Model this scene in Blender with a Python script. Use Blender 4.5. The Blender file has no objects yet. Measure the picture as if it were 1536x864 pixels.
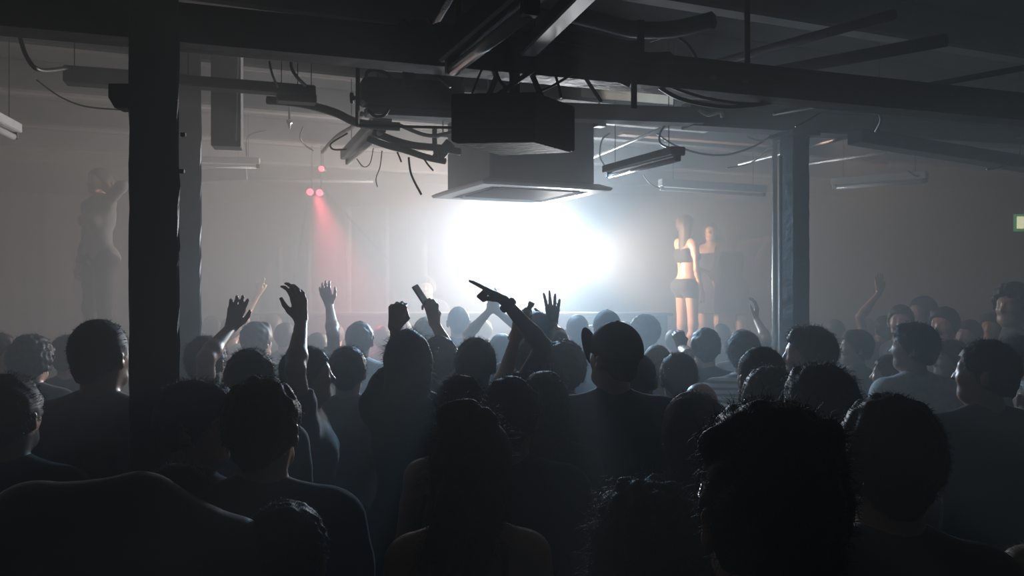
import bpy, math, random
import numpy as np
from mathutils import Vector, Matrix
rnd = random.Random(7)
COL = bpy.context.scene.collection
R = math.radians
F, CX, HY, CAMZ = 1300.0, 768.0, 440.0, 1.95

def at(px, py, d):
    """point seen at that place of the photograph, d metres in front of the lens"""
    return Vector(((px - CX) / F * d, d, CAMZ - (py - HY) / F * d))

# ------------------------------------------------------------ materials
def mat(name, col, rough=0.6, metal=0.0, var=0.15, scale=8.0, bump=0.0, emis=None, estr=0.0, stretch=None, sheen=0.0, spec=None, trans=0.0):
    m = bpy.data.materials.new(name); m.use_nodes = True
    nt = m.node_tree; b = nt.nodes['Principled BSDF']
    b.inputs['Roughness'].default_value = rough
    b.inputs['Metallic'].default_value = metal
    if spec is not None: b.inputs['Specular IOR Level'].default_value = spec
    if trans: b.inputs['Transmission Weight'].default_value = trans
    if sheen:
        b.inputs['Sheen Weight'].default_value = sheen
        b.inputs['Sheen Roughness'].default_value = 0.4
    tc = nt.nodes.new('ShaderNodeTexCoord'); mp = nt.nodes.new('ShaderNodeMapping')
    if stretch: mp.inputs['Scale'].default_value = stretch
    nt.links.new(tc.outputs['Object'], mp.inputs[0])
    n = nt.nodes.new('ShaderNodeTexNoise'); n.inputs['Scale'].default_value = scale; n.inputs['Detail'].default_value = 5
    nt.links.new(mp.outputs[0], n.inputs['Vector'])
    r = nt.nodes.new('ShaderNodeValToRGB')
    r.color_ramp.elements[0].position = 0.3; r.color_ramp.elements[1].position = 0.7
    r.color_ramp.elements[0].color = tuple(c * (1 - var) for c in col) + (1,)
    r.color_ramp.elements[1].color = tuple(min(1, c * (1 + var)) for c in col) + (1,)
    nt.links.new(n.outputs['Fac'], r.inputs[0]); nt.links.new(r.outputs[0], b.inputs['Base Color'])
    if bump:
        bp = nt.nodes.new('ShaderNodeBump'); bp.inputs['Strength'].default_value = bump; bp.inputs['Distance'].default_value = 0.01
        nt.links.new(n.outputs['Fac'], bp.inputs['Height']); nt.links.new(bp.outputs[0], b.inputs['Normal'])
    if emis:
        b.inputs['Emission Color'].default_value = tuple(emis) + (1,); b.inputs['Emission Strength'].default_value = estr
    return m

M = {
 'floor': mat('worn_dark_floor', (.03, .03, .032), .45, var=.4, scale=3, bump=.2),
 'wall': mat('painted_wall', (.045, .045, .048), .85, var=.25, scale=2, bump=.2),
 'ceiling': mat('grimy_ceiling', (.15, .145, .14), .85, var=.35, scale=1.6, bump=.3),
 'joist': mat('painted_joist', (.13, .125, .12), .8, var=.3, scale=5, bump=.3),
 'steel_dark': mat('dark_steel', (.035, .037, .04), .55, metal=.3, var=.35, scale=12, bump=.5),
 'column': mat('dark_painted_column', (.018, .02, .023), .55, var=.4, scale=14, bump=.8),
 'white_metal': mat('white_enamelled_metal', (.62, .61, .58), .4, var=.12, scale=9),
 'grey_metal': mat('grey_metal', (.15, .16, .17), .5, metal=.3, var=.2, scale=10),
 'bright_metal': mat('bright_metal', (.6, .6, .6), .25, metal=.9, var=.1),
 'tube': mat('unlit_glass_tube', (.72, .71, .68), .15, var=.05),
 'black_plastic': mat('black_plastic', (.02, .021, .023), .5, var=.2),
 'cable': mat('black_cable_rubber', (.015, .015, .016), .5, var=.2),
 'cable_light': mat('pale_cable', (.45, .44, .42), .5, var=.1),
 'raw_wood': mat('scuffed_raw_board', (.42, .32, .26), .6, var=.75, scale=22, bump=.6, stretch=(1, 3, 1)),
 'warm_wood': mat('warm_timber', (.42, .22, .13), .6, var=.25, scale=6, stretch=(1, 1, 1)),
 'ac_body': mat('galvanised_casing', (.28, .31, .33), .55, metal=.2, var=.1, scale=4),
 'foil': mat('crumpled_foil', (.75, .73, .7), .25, metal=.9, var=.2, bump=1.0, scale=60),
 'stage_black': mat('black_stage_panel', (.03, .03, .035), .6, var=.2),
 'drape': mat('dusty_drape', (.15, .135, .13), .9, var=.15, scale=5),
 'yellow_tape': mat('yellow_paint', (.6, .56, .3), .6),
 'clear': mat('clear_plastic', (.9, .92, .93), .12, trans=.6, bump=1.0, scale=40, var=.02),
 'screen_glass': mat('phone_glass', (.02, .02, .025), .1),
 'lens_dark': mat('dark_lens', (.01, .01, .012), .08),
 'exit_green': mat('lit_green_sign', (.05, .35, .15), .4, emis=(.12, .6, .22), estr=.6),
 'exit_white': mat('lit_white_sign', (.8, .9, .6), .4, emis=(.95, 1, .65), estr=2.0),
 'red_led': mat('red_lamp_lens', (.5, .03, .05), .3, emis=(1, .09, .14), estr=7),
 'lamp_lens': mat('white_hot_lens', (1, 1, 1), .3, emis=(1, .97, .92), estr=60),
 'orange_glow': mat('small_orange_lamp', (.9, .4, .2), .4, emis=(1, .42, .2), estr=2.2),
}
M['backlit_strip'] = mat('backlit_translucent_strip', (.8, .76, .7), .5)  # translucency added so the strips glow as if brightly lit
_nt = M['backlit_strip'].node_tree; _tr = _nt.nodes.new('ShaderNodeBsdfTranslucent'); _tr.inputs[0].default_value = (.85, .8, .72, 1); _mx = _nt.nodes.new('ShaderNodeMixShader'); _mx.inputs[0].default_value = .7
_nt.links.new(_nt.nodes['Principled BSDF'].outputs[0], _mx.inputs[1]); _nt.links.new(_tr.outputs[0], _mx.inputs[2]); _nt.links.new(_mx.outputs[0], _nt.nodes['Material Output'].inputs[0])
SKIN = {'light': mat('skin_light', (.50, .30, .22), .42, var=.06, scale=20, bump=.04),
        'mid': mat('skin_mid', (.34, .19, .13), .42, var=.06, scale=20, bump=.04),
        'dark': mat('skin_dark', (.10, .055, .04), .38, var=.06, scale=20, bump=.04)}
HAIR = {'black': mat('hair_black', (.010, .009, .009), .62, var=.3, scale=60),
        'brown': mat('hair_brown', (.045, .026, .016), .6, var=.35, scale=60),
        'fair': mat('hair_fair', (.25, .17, .09), .6, var=.3, scale=60),
        'grey': mat('hair_grey', (.28, .28, .28), .45, var=.2, scale=60)}
CLOTH = {}
def cloth(c):
    pal = {'black': (.012, .012, .014), 'charcoal': (.04, .042, .048), 'navy': (.02, .028, .055), 'grey': (.16, .165, .17),
           'white': (.62, .61, .60), 'red': (.22, .03, .03), 'blue': (.06, .10, .2), 'denim': (.03, .04, .07), 'cream': (.48, .44, .36),
           'brown': (.08, .05, .035), 'green': (.04, .08, .05), 'orange': (.45, .13, .05)}
    if c not in CLOTH: CLOTH[c] = mat('cloth_' + c, pal[c], .85, var=.15, scale=30, bump=.15, sheen=.15)
    return CLOTH[c]
def striped():
    if 'stripe' in CLOTH: return CLOTH['stripe']
    m = mat('cloth_striped', (.6, .58, .56), .85); nt = m.node_tree
    w = nt.nodes.new('ShaderNodeTexWave'); w.bands_direction = 'Z'; w.inputs['Scale'].default_value = 9; w.inputs['Distortion'].default_value = .6
    tc = nt.nodes.new('ShaderNodeTexCoord'); nt.links.new(tc.outputs['Object'], w.inputs[0])
    r = nt.nodes.new('ShaderNodeValToRGB'); r.color_ramp.elements[0].color = (.18, .17, .18, 1); r.color_ramp.elements[1].color = (.65, .63, .6, 1)
    r.color_ramp.elements[0].position = .3; r.color_ramp.elements[1].position = .45
    nt.links.new(w.outputs['Color'], r.inputs[0]); nt.links.new(r.outputs[0], nt.nodes['Principled BSDF'].inputs['Base Color'])
    CLOTH['stripe'] = m; return m

# ------------------------------------------------------------ object helpers
def link(name, verts, faces, material, parent=None, smooth=True, loc=None, rot=None):
    me = bpy.data.meshes.new(name)
    if isinstance(verts, np.ndarray):
        me.vertices.add(len(verts)); me.vertices.foreach_set('co', verts.astype(np.float32).ravel())
        faces = np.asarray(faces); n = len(faces)
        me.loops.add(n * 4); me.loops.foreach_set('vertex_index', faces.astype(np.int32).ravel())
        me.polygons.add(n); me.polygons.foreach_set('loop_start', np.arange(0, n * 4, 4, dtype=np.int32))
        me.update(calc_edges=True); me.validate()
    else:
        me.from_pydata([tuple(v) for v in verts], [], faces); me.update()
    if smooth:
        me.polygons.foreach_set('use_smooth', [True] * len(me.polygons))
    me.materials.append(material)
    o = bpy.data.objects.new(name, me); COL.objects.link(o)
    if parent is not None: o.parent = parent
    if loc is not None: o.location = loc
    if rot is not None: o.rotation_euler = rot
    return o
def empty(name, loc=(0, 0, 0), rz=0):
    o = bpy.data.objects.new(name, None); COL.objects.link(o); o.location = loc; o.rotation_euler = (0, 0, rz)
    o.empty_display_size = .1
    return o
def tag(o, label=None, cat=None, group=None, kind=None):
    if label: o['label'] = label
    if cat: o['category'] = cat
    if group: o['group'] = group
    if kind: o['kind'] = kind
    return o

class MB:
    """collects shapes for one mesh"""
    def __init__(s): s.v = []; s.f = []
    def add(s, vs, fs):
        k = len(s.v); s.v += [Vector(v) for v in vs]; s.f += [tuple(i + k for i in f) for f in fs]; return s
    def box(s, c, size, rz=0.0, bev=0.0, mtx=None):
        """bevelled box; mtx turns and places it"""
        hx, hy, hz = [a / 2 for a in size]
        b = min(bev if bev else 0.12 * min(size), 0.45 * min(size))
        vs = []; idx = {}
        for sx in (-1, 1):
            for sy in (-1, 1):
                for sz in (-1, 1):
                    for ax in range(3):
                        p = [sx * (hx - b), sy * (hy - b), sz * (hz - b)]
                        p[ax] = (sx * hx, sy * hy, sz * hz)[ax]
                        idx[(sx, sy, sz, ax)] = len(vs); vs.append(Vector(p))
        fs = []
        for ax in range(3):
            a, c2 = [i for i in range(3) if i != ax]
            for sg in (-1, 1):
                q = []
                for (p, r) in ((-1, -1), (1, -1), (1, 1), (-1, 1)):
                    t = [0, 0, 0]; t[ax] = sg; t[a] = p; t[c2] = r; q.append(idx[(t[0], t[1], t[2], ax)])
                if (sg > 0) == (ax == 1): q.reverse()
                fs.append(q)
        for ax in range(3):      # edge bevels: edges along axis ax
            a, c2 = [i for i in range(3) if i != ax]
            for p in (-1, 1):
                for r in (-1, 1):
                    q = []
                    for (e, k) in ((-1, a), (1, a), (1, c2), (-1, c2)):
                        t = [0, 0, 0]; t[ax] = e; t[a] = p; t[c2] = r; q.append(idx[(t[0], t[1], t[2], k)])
                    fs.append(q)
        for sx in (-1, 1):
            for sy in (-1, 1):
                for sz in (-1, 1):
                    fs.append([idx[(sx, sy, sz, k)] for k in range(3)])
        m = mtx if mtx is not None else Matrix.Translation(Vector(c)) @ Matrix.Rotation(rz, 4, 'Z')
        return s.add([m @ v for v in vs], fs)
    def bar(s, a, b, w, h, up=Vector((0, 0, 1)), bev=0.0):
        """box beam from a to b, w across, h along up"""
        a, b = Vector(a), Vector(b); d = (b - a); L = d.length; d.normalize()
        x = d.cross(up).normalized(); z = x.cross(d).normalized()
        m = Matrix((( x.x, d.x, z.x, (a.x + b.x) / 2), (x.y, d.y, z.y, (a.y + b.y) / 2), (x.z, d.z, z.z, (a.z + b.z) / 2), (0, 0, 0, 1)))
        return s.box(None, (w, L, h), mtx=m, bev=bev)
    def tube(s, pts, r, n=8, cap=True, flat=1.0):
        pts = [Vector(p) for p in pts]; rs = r if isinstance(r, (list, tuple)) else [r] * len(pts)
        k = len(s.v); x = None
        for i, p in enumerate(pts):
            d = (pts[min(i + 1, len(pts) - 1)] - pts[max(i - 1, 0)]).normalized()
            if x is None:
                x = d.orthogonal().normalized()
            x = (x - d * x.dot(d)).normalized(); y = d.cross(x)
            for j in range(n):
                a = 2 * math.pi * j / n; s.v.append(p + (x * math.cos(a) + y * math.sin(a) * flat) * rs[i])
        for i in range(len(pts) - 1):
            for j in range(n):
                s.f.append((k + i * n + j, k + i * n + (j + 1) % n, k + (i + 1) * n + (j + 1) % n, k + (i + 1) * n + j))
        if cap:
            s.f.append(tuple(k + j for j in reversed(range(n)))); s.f.append(tuple(k + (len(pts) - 1) * n + j for j in range(n)))
        return s
    def prism(s, poly, z0, z1):
        n = len(poly); vs = [Vector((p[0], p[1], z0)) for p in poly] + [Vector((p[0], p[1], z1)) for p in poly]
        fs = [tuple(reversed(range(n))), tuple(range(n, 2 * n))] + [(i, (i + 1) % n, n + (i + 1) % n, n + i) for i in range(n)]
        return s.add(vs, fs)
    def build(s, name, material, parent=None, smooth=False, origin=None):
        vs = s.v
        o = link(name, vs, s.f, material, None, smooth)
        import bmesh
        bm = bmesh.new(); bm.from_mesh(o.data); bmesh.ops.recalc_face_normals(bm, faces=bm.faces); bm.to_mesh(o.data); bm.free()
        if parent is not None:
            o.parent = parent
            pm = parent.matrix_basis.copy()
            if parent.parent is not None: pm = parent.parent.matrix_basis @ pm
            o.data.transform(pm.inverted())
        elif origin is not None:
            o.data.transform(Matrix.Translation(-Vector(origin))); o.location = origin
        return o

def smooth_path(pts, n=6):
    pts = [Vector(p) for p in pts]
    if len(pts) < 3: return pts
    out = []
    P = [pts[0]] + pts + [pts[-1]]
    for i in range(1, len(P) - 2):
        for k in range(n):
            t = k / n; a, b, c, d = P[i - 1], P[i], P[i + 1], P[i + 2]
            out.append(.5 * ((2 * b) + (c - a) * t + (2 * a - 5 * b + 4 * c - d) * t * t + (3 * b - a - 3 * c + d) * t ** 3))
    out.append(pts[-1]); return out

# ------------------------------------------------------------ surface from a distance field (surface nets)
def axis(lo, hi, h, fine=()):
    xs = [lo]
    while xs[-1] < hi:
        x = xs[-1]; st = h
        for (a, b, hf) in fine:
            if a - h <= x <= b: st = min(st, hf)
        xs.append(x + st)
    return np.array(xs)
def snet(f, ax):
    xs, ys, zs = ax
    s = f < 0
    nx, ny, nz = f.shape
    # cells with a sign change
    c = [s[i:nx - 1 + i, j:ny - 1 + j, k:nz - 1 + k] for i in (0, 1) for j in (0, 1) for k in (0, 1)]
    anyv = np.logical_or.reduce(c); allv = np.logical_and.reduce(c)
    act = anyv & ~allv
    ci, cj, ck = np.nonzero(act)
    n = len(ci)
    acc = np.zeros((n, 3)); cnt = np.zeros(n)
    for axn in range(3):
        for p in (0, 1):
            for q in (0, 1):
                o0 = [0, 0, 0]; oth = [a for a in range(3) if a != axn]
                o0[oth[0]] = p; o0[oth[1]] = q; o1 = list(o0); o1[axn] = 1
                a0 = (ci + o0[0], cj + o0[1], ck + o0[2]); a1 = (ci + o1[0], cj + o1[1], ck + o1[2])
                f0 = f[a0]; f1 = f[a1]; m = (f0 < 0) != (f1 < 0)
                t = np.where(m, f0 / np.where(m, f0 - f1, 1), 0)
                P0 = np.stack([xs[a0[0]], ys[a0[1]], zs[a0[2]]], 1); P1 = np.stack([xs[a1[0]], ys[a1[1]], zs[a1[2]]], 1)
                acc += np.where(m[:, None], P0 + (P1 - P0) * t[:, None], 0); cnt += m
    V = acc / cnt[:, None]
    idx = np.full(act.shape, -1, np.int64); idx[ci, cj, ck] = np.arange(n)
    quads = []
    # edges along x
    for axn in range(3):
        sl0 = [slice(None)] * 3; sl1 = [slice(None)] * 3
        sl0[axn] = slice(0, -1); sl1[axn] = slice(1, None)
        oth = [a for a in range(3) if a != axn]
        for a in oth: sl0[a] = slice(1, -1); sl1[a] = slice(1, -1)
        e0 = s[tuple(sl0)]; e1 = s[tuple(sl1)]; ch = e0 != e1
        I = np.nonzero(ch); I = [I[0], I[1], I[2]]
        for a in oth: I[a] = I[a] + 1
        A = [None] * 4
        for q, (da, db) in enumerate(((1, 1), (0, 1), (0, 0), (1, 0))):
            J = list(I); J[oth[0]] = I[oth[0]] - da; J[oth[1]] = I[oth[1]] - db
            A[q] = idx[J[0], J[1], J[2]]
        Q = np.stack(A, 1)
        flip = e0[ch]
        if axn == 1: flip = ~flip
        Q[~flip] = Q[~flip][:, ::-1]
        quads.append(Q)
    Q = np.concatenate(quads)
    Q = Q[(Q >= 0).all(1)]
    return V, Q

class Prim:
    """tapered capsule a-b (radii ra, rb); optional frame M with scale s; optional clip plane (p, n) keeping n.(x-p)<0"""
    __slots__ = ('a', 'b', 'ra', 'rb', 'k', 's', 'M', 'clip', 'sub')
    def __init__(S, a, ra, b=None, rb=None, k=.03, s=(1, 1, 1), M=None, clip=None, sub=False):
        S.a = np.array(a, float); S.b = np.array(b if b is not None else a, float); S.ra = ra; S.rb = rb if rb is not None else ra
        S.k = k; S.s = np.array(s, float); S.M = M; S.clip = clip; S.sub = sub
    def bbox(S, pad):
        r = max(S.ra, S.rb) * max(1.0, S.s.max()) if S.M is not None else max(S.ra, S.rb) * S.s
        lo = np.minimum(S.a, S.b) ; hi = np.maximum(S.a, S.b)
        if S.M is not None:
            R3 = S.M[0]; t = S.M[1]
            pa = R3 @ S.a + t; pb = R3 @ S.b + t
            lo = np.minimum(pa, pb); hi = np.maximum(pa, pb)
        return lo - r - pad, hi + r + pad
    def ev(S, X, Y, Z):
        """X, Y, Z: one-dimensional axes of the block"""
        X = X[:, None, None]; Y = Y[None, :, None]; Z = Z[None, None, :]
        if S.M is not None:
            R3, t = S.M; X = X - np.float32(t[0]); Y = Y - np.float32(t[1]); Z = Z - np.float32(t[2]); R3 = R3.astype(np.float32)
            X, Y, Z = [X * R3[0, i] + Y * R3[1, i] + Z * R3[2, i] for i in range(3)]
        a = S.a.astype(np.float32); s = S.s.astype(np.float32)
        p = [(X - a[0]) / s[0], (Y - a[1]) / s[1], (Z - a[2]) / s[2]]; ab = ((S.b - S.a) / S.s).astype(np.float32)
        L = float(ab @ ab)
        if L > 1e-12:
            t = np.clip((p[0] * (ab[0] / L) + p[1] * (ab[1] / L)) + p[2] * (ab[2] / L), 0, 1)
            p = [p[i] - t * ab[i] for i in range(3)]; r = np.float32(S.ra) + np.float32(S.rb - S.ra) * t
        else: r = np.float32(S.ra)
        ln = np.sqrt((p[0] * p[0] + p[1] * p[1]) + p[2] * p[2])
        if S.s.min() != S.s.max():
            g = np.sqrt(((p[0] / s[0]) ** 2 + (p[1] / s[1]) ** 2) + (p[2] / s[2]) ** 2) / np.maximum(ln, 1e-9)
            return (ln - r) / np.maximum(g, 1e-3)
        return (ln - r) * s[0]
def field(prims, ax, grow=0.0):
    f = np.ones((len(ax[0]), len(ax[1]), len(ax[2])), np.float32)
    A = [a.astype(np.float32) for a in ax]
    for p in prims:
        pad = p.k + 3 * .016 + abs(grow)
        lo, hi = p.bbox(pad)
        sl = []
        for a in range(3):
            i0 = max(0, np.searchsorted(ax[a], lo[a]) - 1); i1 = min(len(ax[a]), np.searchsorted(ax[a], hi[a]) + 1); sl.append(slice(i0, i1))
        if any(t.stop - t.start < 1 for t in sl): continue
        B = [A[i][sl[i]] for i in range(3)]
        d = p.ev(*B) - np.float32(grow)
        if p.clip is not None:
            c, n = p.clip; d = np.maximum(d, (B[0] - c[0])[:, None, None] * n[0] + (B[1] - c[1])[None, :, None] * n[1] + (B[2] - c[2])[None, None, :] * n[2])
        sub = f[tuple(sl)]; k = np.float32(p.k)
        if p.sub:
            h = np.clip(.5 - (sub + d) * (.5 / k), 0, 1)
            f[tuple(sl)] = sub * (1 - h) - d * h + k * h * (1 - h)
        else:
            h = np.clip(.5 + (sub - d) * (.5 / k), 0, 1)
            f[tuple(sl)] = sub * (1 - h) + d * h - k * h * (1 - h)
    return f
def bounds(prims, pad=.03):
    lo = np.full(3, 9.); hi = np.full(3, -9.)
    for p in prims:
        if p.sub: continue
        a, b = p.bbox(pad); lo = np.minimum(lo, a); hi = np.maximum(hi, b)
    return lo, hi
def wobble(G, amp, freq, seed, n=5, st=(1, 1, 1)):
    r = np.random.RandomState(seed); o = 0
    for i in range(n):
        k = r.normal(size=3); k = k / np.linalg.norm(k) * freq * (1 + .8 * r.rand()) * np.array(st)
        o = o + np.sin(G @ k + r.rand() * 6.28)
    return o * amp / n * 1.6
def grid(ax): return np.stack(np.meshgrid(*ax, indexing='ij'), -1)
# ------------------------------------------------------------ people
V3 = lambda *a: np.array(a, float)
def unit(v): v = np.array(v, float); return v / max(1e-9, np.linalg.norm(v))
PIV = V3(0, -.004, 1.53)
HT = {'bald': 0.0, 'crop': .006, 'short': .014, 'side': .018, 'buzz': .004, 'quiff': .03, 'curly': .034, 'afro': .05, 'bigcurly': .05, 'bob': .022, 'long': .016,
      'updo': .012, 'topknot': .05, 'clip': .045, 'pony': .012, 'cap': .018, 'beanie': .02}
def side_t(h): return {'quiff': .009, 'updo': .012, 'clip': .016, 'topknot': .012, 'afro': .05, 'bigcurly': .055}.get(h, HT[h])

def ik(S, W, pole, l1, l2):
    D = W - S; L = np.linalg.norm(D); L2 = min(max(L, abs(l1 - l2) + .03), l1 + l2 - .004)
    u = D / L; W = S + u * L2
    a = (l1 * l1 - l2 * l2 + L2 * L2) / (2 * L2); h = math.sqrt(max(0, l1 * l1 - a * a))
    p = np.array(pole, float); p = unit(p - u * (p @ u))
    return S + u * a + p * h, W

FING = {'open': ((6, 10, 6), 8), 'relaxed': ((22, 30, 20), 5), 'claw': ((15, 40, 30), 10), 'fist': ((75, 95, 60), 1), 'grip': ((50, 60, 35), 1),
        'point': ((75, 95, 60), 1), 'flat': ((3, 4, 3), 2)}
def hand_prims(W, fd, pn, side, pose, fem=False):
    fd = unit(fd); pn = np.array(pn, float); pn = unit(pn - fd * (pn @ fd)); xd = side * np.cross(fd, pn)
    P = lambda x, y, z=0: W + xd * x + fd * y + pn * z
    out = []; q = .9 if fem else 1.0
    (c, sp) = FING[pose]
    kn = [(.029, .088), (.010, .093), (-.010, .089), (-.028, .079)]
    ln = [(.042, .025, .021), (.046, .028, .022), (.042, .026, .021), (.033, .020, .019)]
    for i, (kx, ky) in enumerate(kn):
        out.append(Prim(P(kx * .45, .0), .015 * q, P(kx, ky), .0115 * q, k=.014))
    out.append(Prim(P(.008, .03, .004), .017 * q, P(-.008, .06, .003), .016 * q, k=.014))
    for i, (kx, ky) in enumerate(kn):
        cc = c
        if pose == 'point' and i == 0: cc = (2, 4, 3)
        if pose == 'claw': cc = (c[0] + (0, 4, 22, 30)[i], c[1] + (0, 5, 10, 10)[i], c[2])
        if pose == 'open': cc = (c[0] + (0, 3, 9, 14)[i], c[1] + (2, 0, 6, 8)[i], c[2])
        sa = R((1.5 - i) * sp)
        base = unit(fd * math.cos(sa) + xd * math.sin(sa)); p = P(kx, ky); ang = 0
        rr = [.0095, .0088, .0078, .0068]
        for j in range(3):
            ang += R(cc[j]); dv = base * math.cos(ang) + pn * math.sin(ang); p2 = p + dv * ln[i][j]
            out.append(Prim(p, rr[j] * q, p2, rr[j + 1] * q, k=.004 if j else .007)); p = p2
    th = {'fist': [(.045, .045, .020), (.030, .074, .038), (.006, .080, .042)], 'point': [(.045, .045, .020), (.032, .074, .036), (.010, .080, .042)],
          'grip': [(.045, .045, .020), (.044, .072, .042), (.028, .092, .052)], 'claw': [(.050, .040, .018), (.070, .062, .036), (.080, .088, .048)],
          'relaxed': [(.046, .044, .012), (.057, .072, .024), (.060, .098, .036)],
          'flat': [(.044, .046, .004), (.052, .078, .006), (.054, .104, .008)]}.get(pose, [(.050, .044, .010), (.074, .066, .018), (.094, .088, .022)])
    t0 = P(.018, .012); rr = [.017, .0125, .0105, .0085]
    for j, t in enumerate(th):
        t1 = P(*t); out.append(Prim(t0, rr[j] * q, t1, rr[j + 1] * q, k=.010 if j == 0 else .004)); t0 = t1
    return out

def head_prims(Rh, th, fem, face=True):
    M_ = (Rh, th); P = lambda a, ra, b=None, rb=None, k=.02, s=(1, 1, 1), sub=False: Prim(a, ra, b, rb, k=k, s=s, M=M_, sub=sub)
    j = .92 if fem else 1.0
    L = [P((0, -.008, .122), 1, s=(.077, .097, .092), k=.02), P((0, .030, .072), 1, s=(.060 * j, .062, .070), k=.03),
         P((0, .004, .03), .052, (0, .045, .025), .045 * j, k=.03),
         P((-.030, .062, .022), .022 * j, (.030, .062, .022), .022 * j, k=.025), P((0, .075, .014), .020 * j, k=.02)]
    if face:
        L += [P((-.034, .078, .128), .011, (.034, .078, .128), .011, k=.02),           # brow
              P((0, .090, .112), .0085, (0, .110, .078), .0115, k=.012), P((-.012, .097, .073), .007, (.012, .097, .073), .007, k=.008),  # nose
              P((-.033, .072, .080), .020, k=.025), P((.033, .072, .080), .020, k=.025),   # cheekbones
              P((-.031, .100, .113), .014, k=.012, sub=True), P((.031, .100, .113), .014, k=.012, sub=True),
              P((-.031, .080, .113), .0125, k=.003), P((.031, .080, .113), .0125, k=.003),
              P((-.014, .091, .049), .0055, (.014, .091, .049), .0055, k=.006), P((-.012, .088, .039), .007, (.012, .088, .039), .007, k=.006),
              P((-.02, .099, .044), .0025, (.02, .099, .044), .0025, k=.004, sub=True)]
    for sx in (-1, 1):
        L += [P((sx * .084, -.014, .088), 1, s=(.010, .017, .031), k=.008), P((sx * .089, -.020, .104), .006, (sx * .091, -.028, .112), .006, k=.006),
              P((sx * .077, .000, .062), .007, k=.008), P((sx * .094, -.006, .090), .009, k=.005, sub=True)]
    return L

def hair_mesh(style, res, seed, fem):
    """hair in head coordinates -> (V, Q)"""
    t = side_t(style); fz = None
    cr = Prim((0, -.010, .122), 1, s=(.077 + t, .098 + t, .091 + HT[style] if style in ('quiff',) else .091 + t), k=.02)
    pr = [cr]; cut = True
    zx = [-.2, -.10, -.03, .005, .035, .07, .10, .2]; zz = [.005, .010, .030, .060, .105, .150, .172, .175]
    if style in ('short', 'side', 'quiff', 'crop', 'curly', 'afro', 'beanie'):
        pr.append(Prim((0, -.058, .055), .048, (0, -.052, .015), .036, k=.02))
    if style == 'quiff': pr += [Prim((-.03, .045, .212), .022, (.035, .035, .212), .024, k=.02), Prim((-.06, -.0, .19), .03, (.05, -.03, .195), .03, k=.02)]
    if style == 'side': pr += [Prim((-.03, .05, .19), .03, (.04, .04, .19), .03, k=.02)]
    if style in ('long', 'clip', 'bob', 'bigcurly', 'pony'):
        zb = {'long': -.30, 'clip': -.13, 'bob': -.03, 'bigcurly': -.22, 'pony': .02}[style]; w = {'bigcurly': .115, 'long': .085, 'clip': .082}.get(style, .08)
        pr += [Prim((0, -.03, .10), 1 * w, (0, -.055, zb), w * {'bigcurly': .95, 'clip': .62}.get(style, .8), s=(1, .55, 1), k=.03)]
        for sx in (-1, 1):
            zq = zb + .05 if style != 'clip' or sx < 0 else .02
            pr += [Prim((sx * (w - .02), .0, .10), .034, (sx * (w - .012), -.02, zq), .022, k=.03)]
        zx = [-.2, -.01, .03, .045, .07, .10, .2]; zz = [-.6, -.6, -.1, .105, .150, .172, .175]
        if style == 'pony':
            pr += [Prim((0, -.11, .13), .032, (0, -.16, .02), .034, k=.02), Prim((0, -.16, .02), .034, (0, -.13, -.14), .016, k=.02)]
            zx = [-.2, -.10, -.03, .005, .035, .07, .10, .2]; zz = [-.6, -.6, .030, .060, .105, .150, .172, .175]
    if style == 'updo': pr += [Prim((-.02, -.075, .19), .042, (.025, -.075, .19), .04, k=.012), Prim((0, -.09, .1), .05, k=.03)]
    if style == 'topknot': pr += [Prim((.0, -.02, .235), .030, (.005, -.03, .25), .026, k=.008)]
    if style == 'clip': pr += [Prim((-.058, -.03, .225), .034, (-.018, -.04, .240), .026, k=.010), Prim((-.055, -.05, .20), .032, (-.06, -.06, .12), .034, k=.02),
                               Prim((-.065, -.05, .05), .035, (-.135, -.05, -.12), .010, k=.02), Prim((-.05, -.07, .0), .035, (-.085, -.07, -.17), .012, k=.02), Prim((.02, -.05, .222), .016, (.035, -.06, .21), .016, k=.006)]
    lo, hi = bounds(pr, .035); h = {'near': .0065, 'mid': .010, 'far': .016}[res]
    ax = [axis(lo[i], hi[i], h) for i in range(3)]
    f = field(pr, ax); G = grid(ax)
    zmin = np.interp(G[..., 1], zx, zz)
    f = np.maximum(f, (zmin - G[..., 2]) * .75)
    amp, fr = {'short': (.0050, 130), 'crop': (.0022, 150), 'side': (.004, 110), 'quiff': (.006, 110), 'curly': (.010, 120), 'afro': (.007, 170),
               'bigcurly': (.013, 80), 'bob': (.003, 90), 'long': (.004, 70), 'updo': (.005, 110), 'topknot': (.004, 110), 'clip': (.005, 75), 'pony': (.003, 90)}.get(style, (.002, 90))
    st = (1, 1, .25) if style in ('long', 'clip', 'bob', 'pony') else (1, 1, 1)
    if res == 'far': amp *= .7; fr *= .6
    f = f + wobble(G, amp, fr, seed, 6, st)
    return snet(f, ax)

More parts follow.
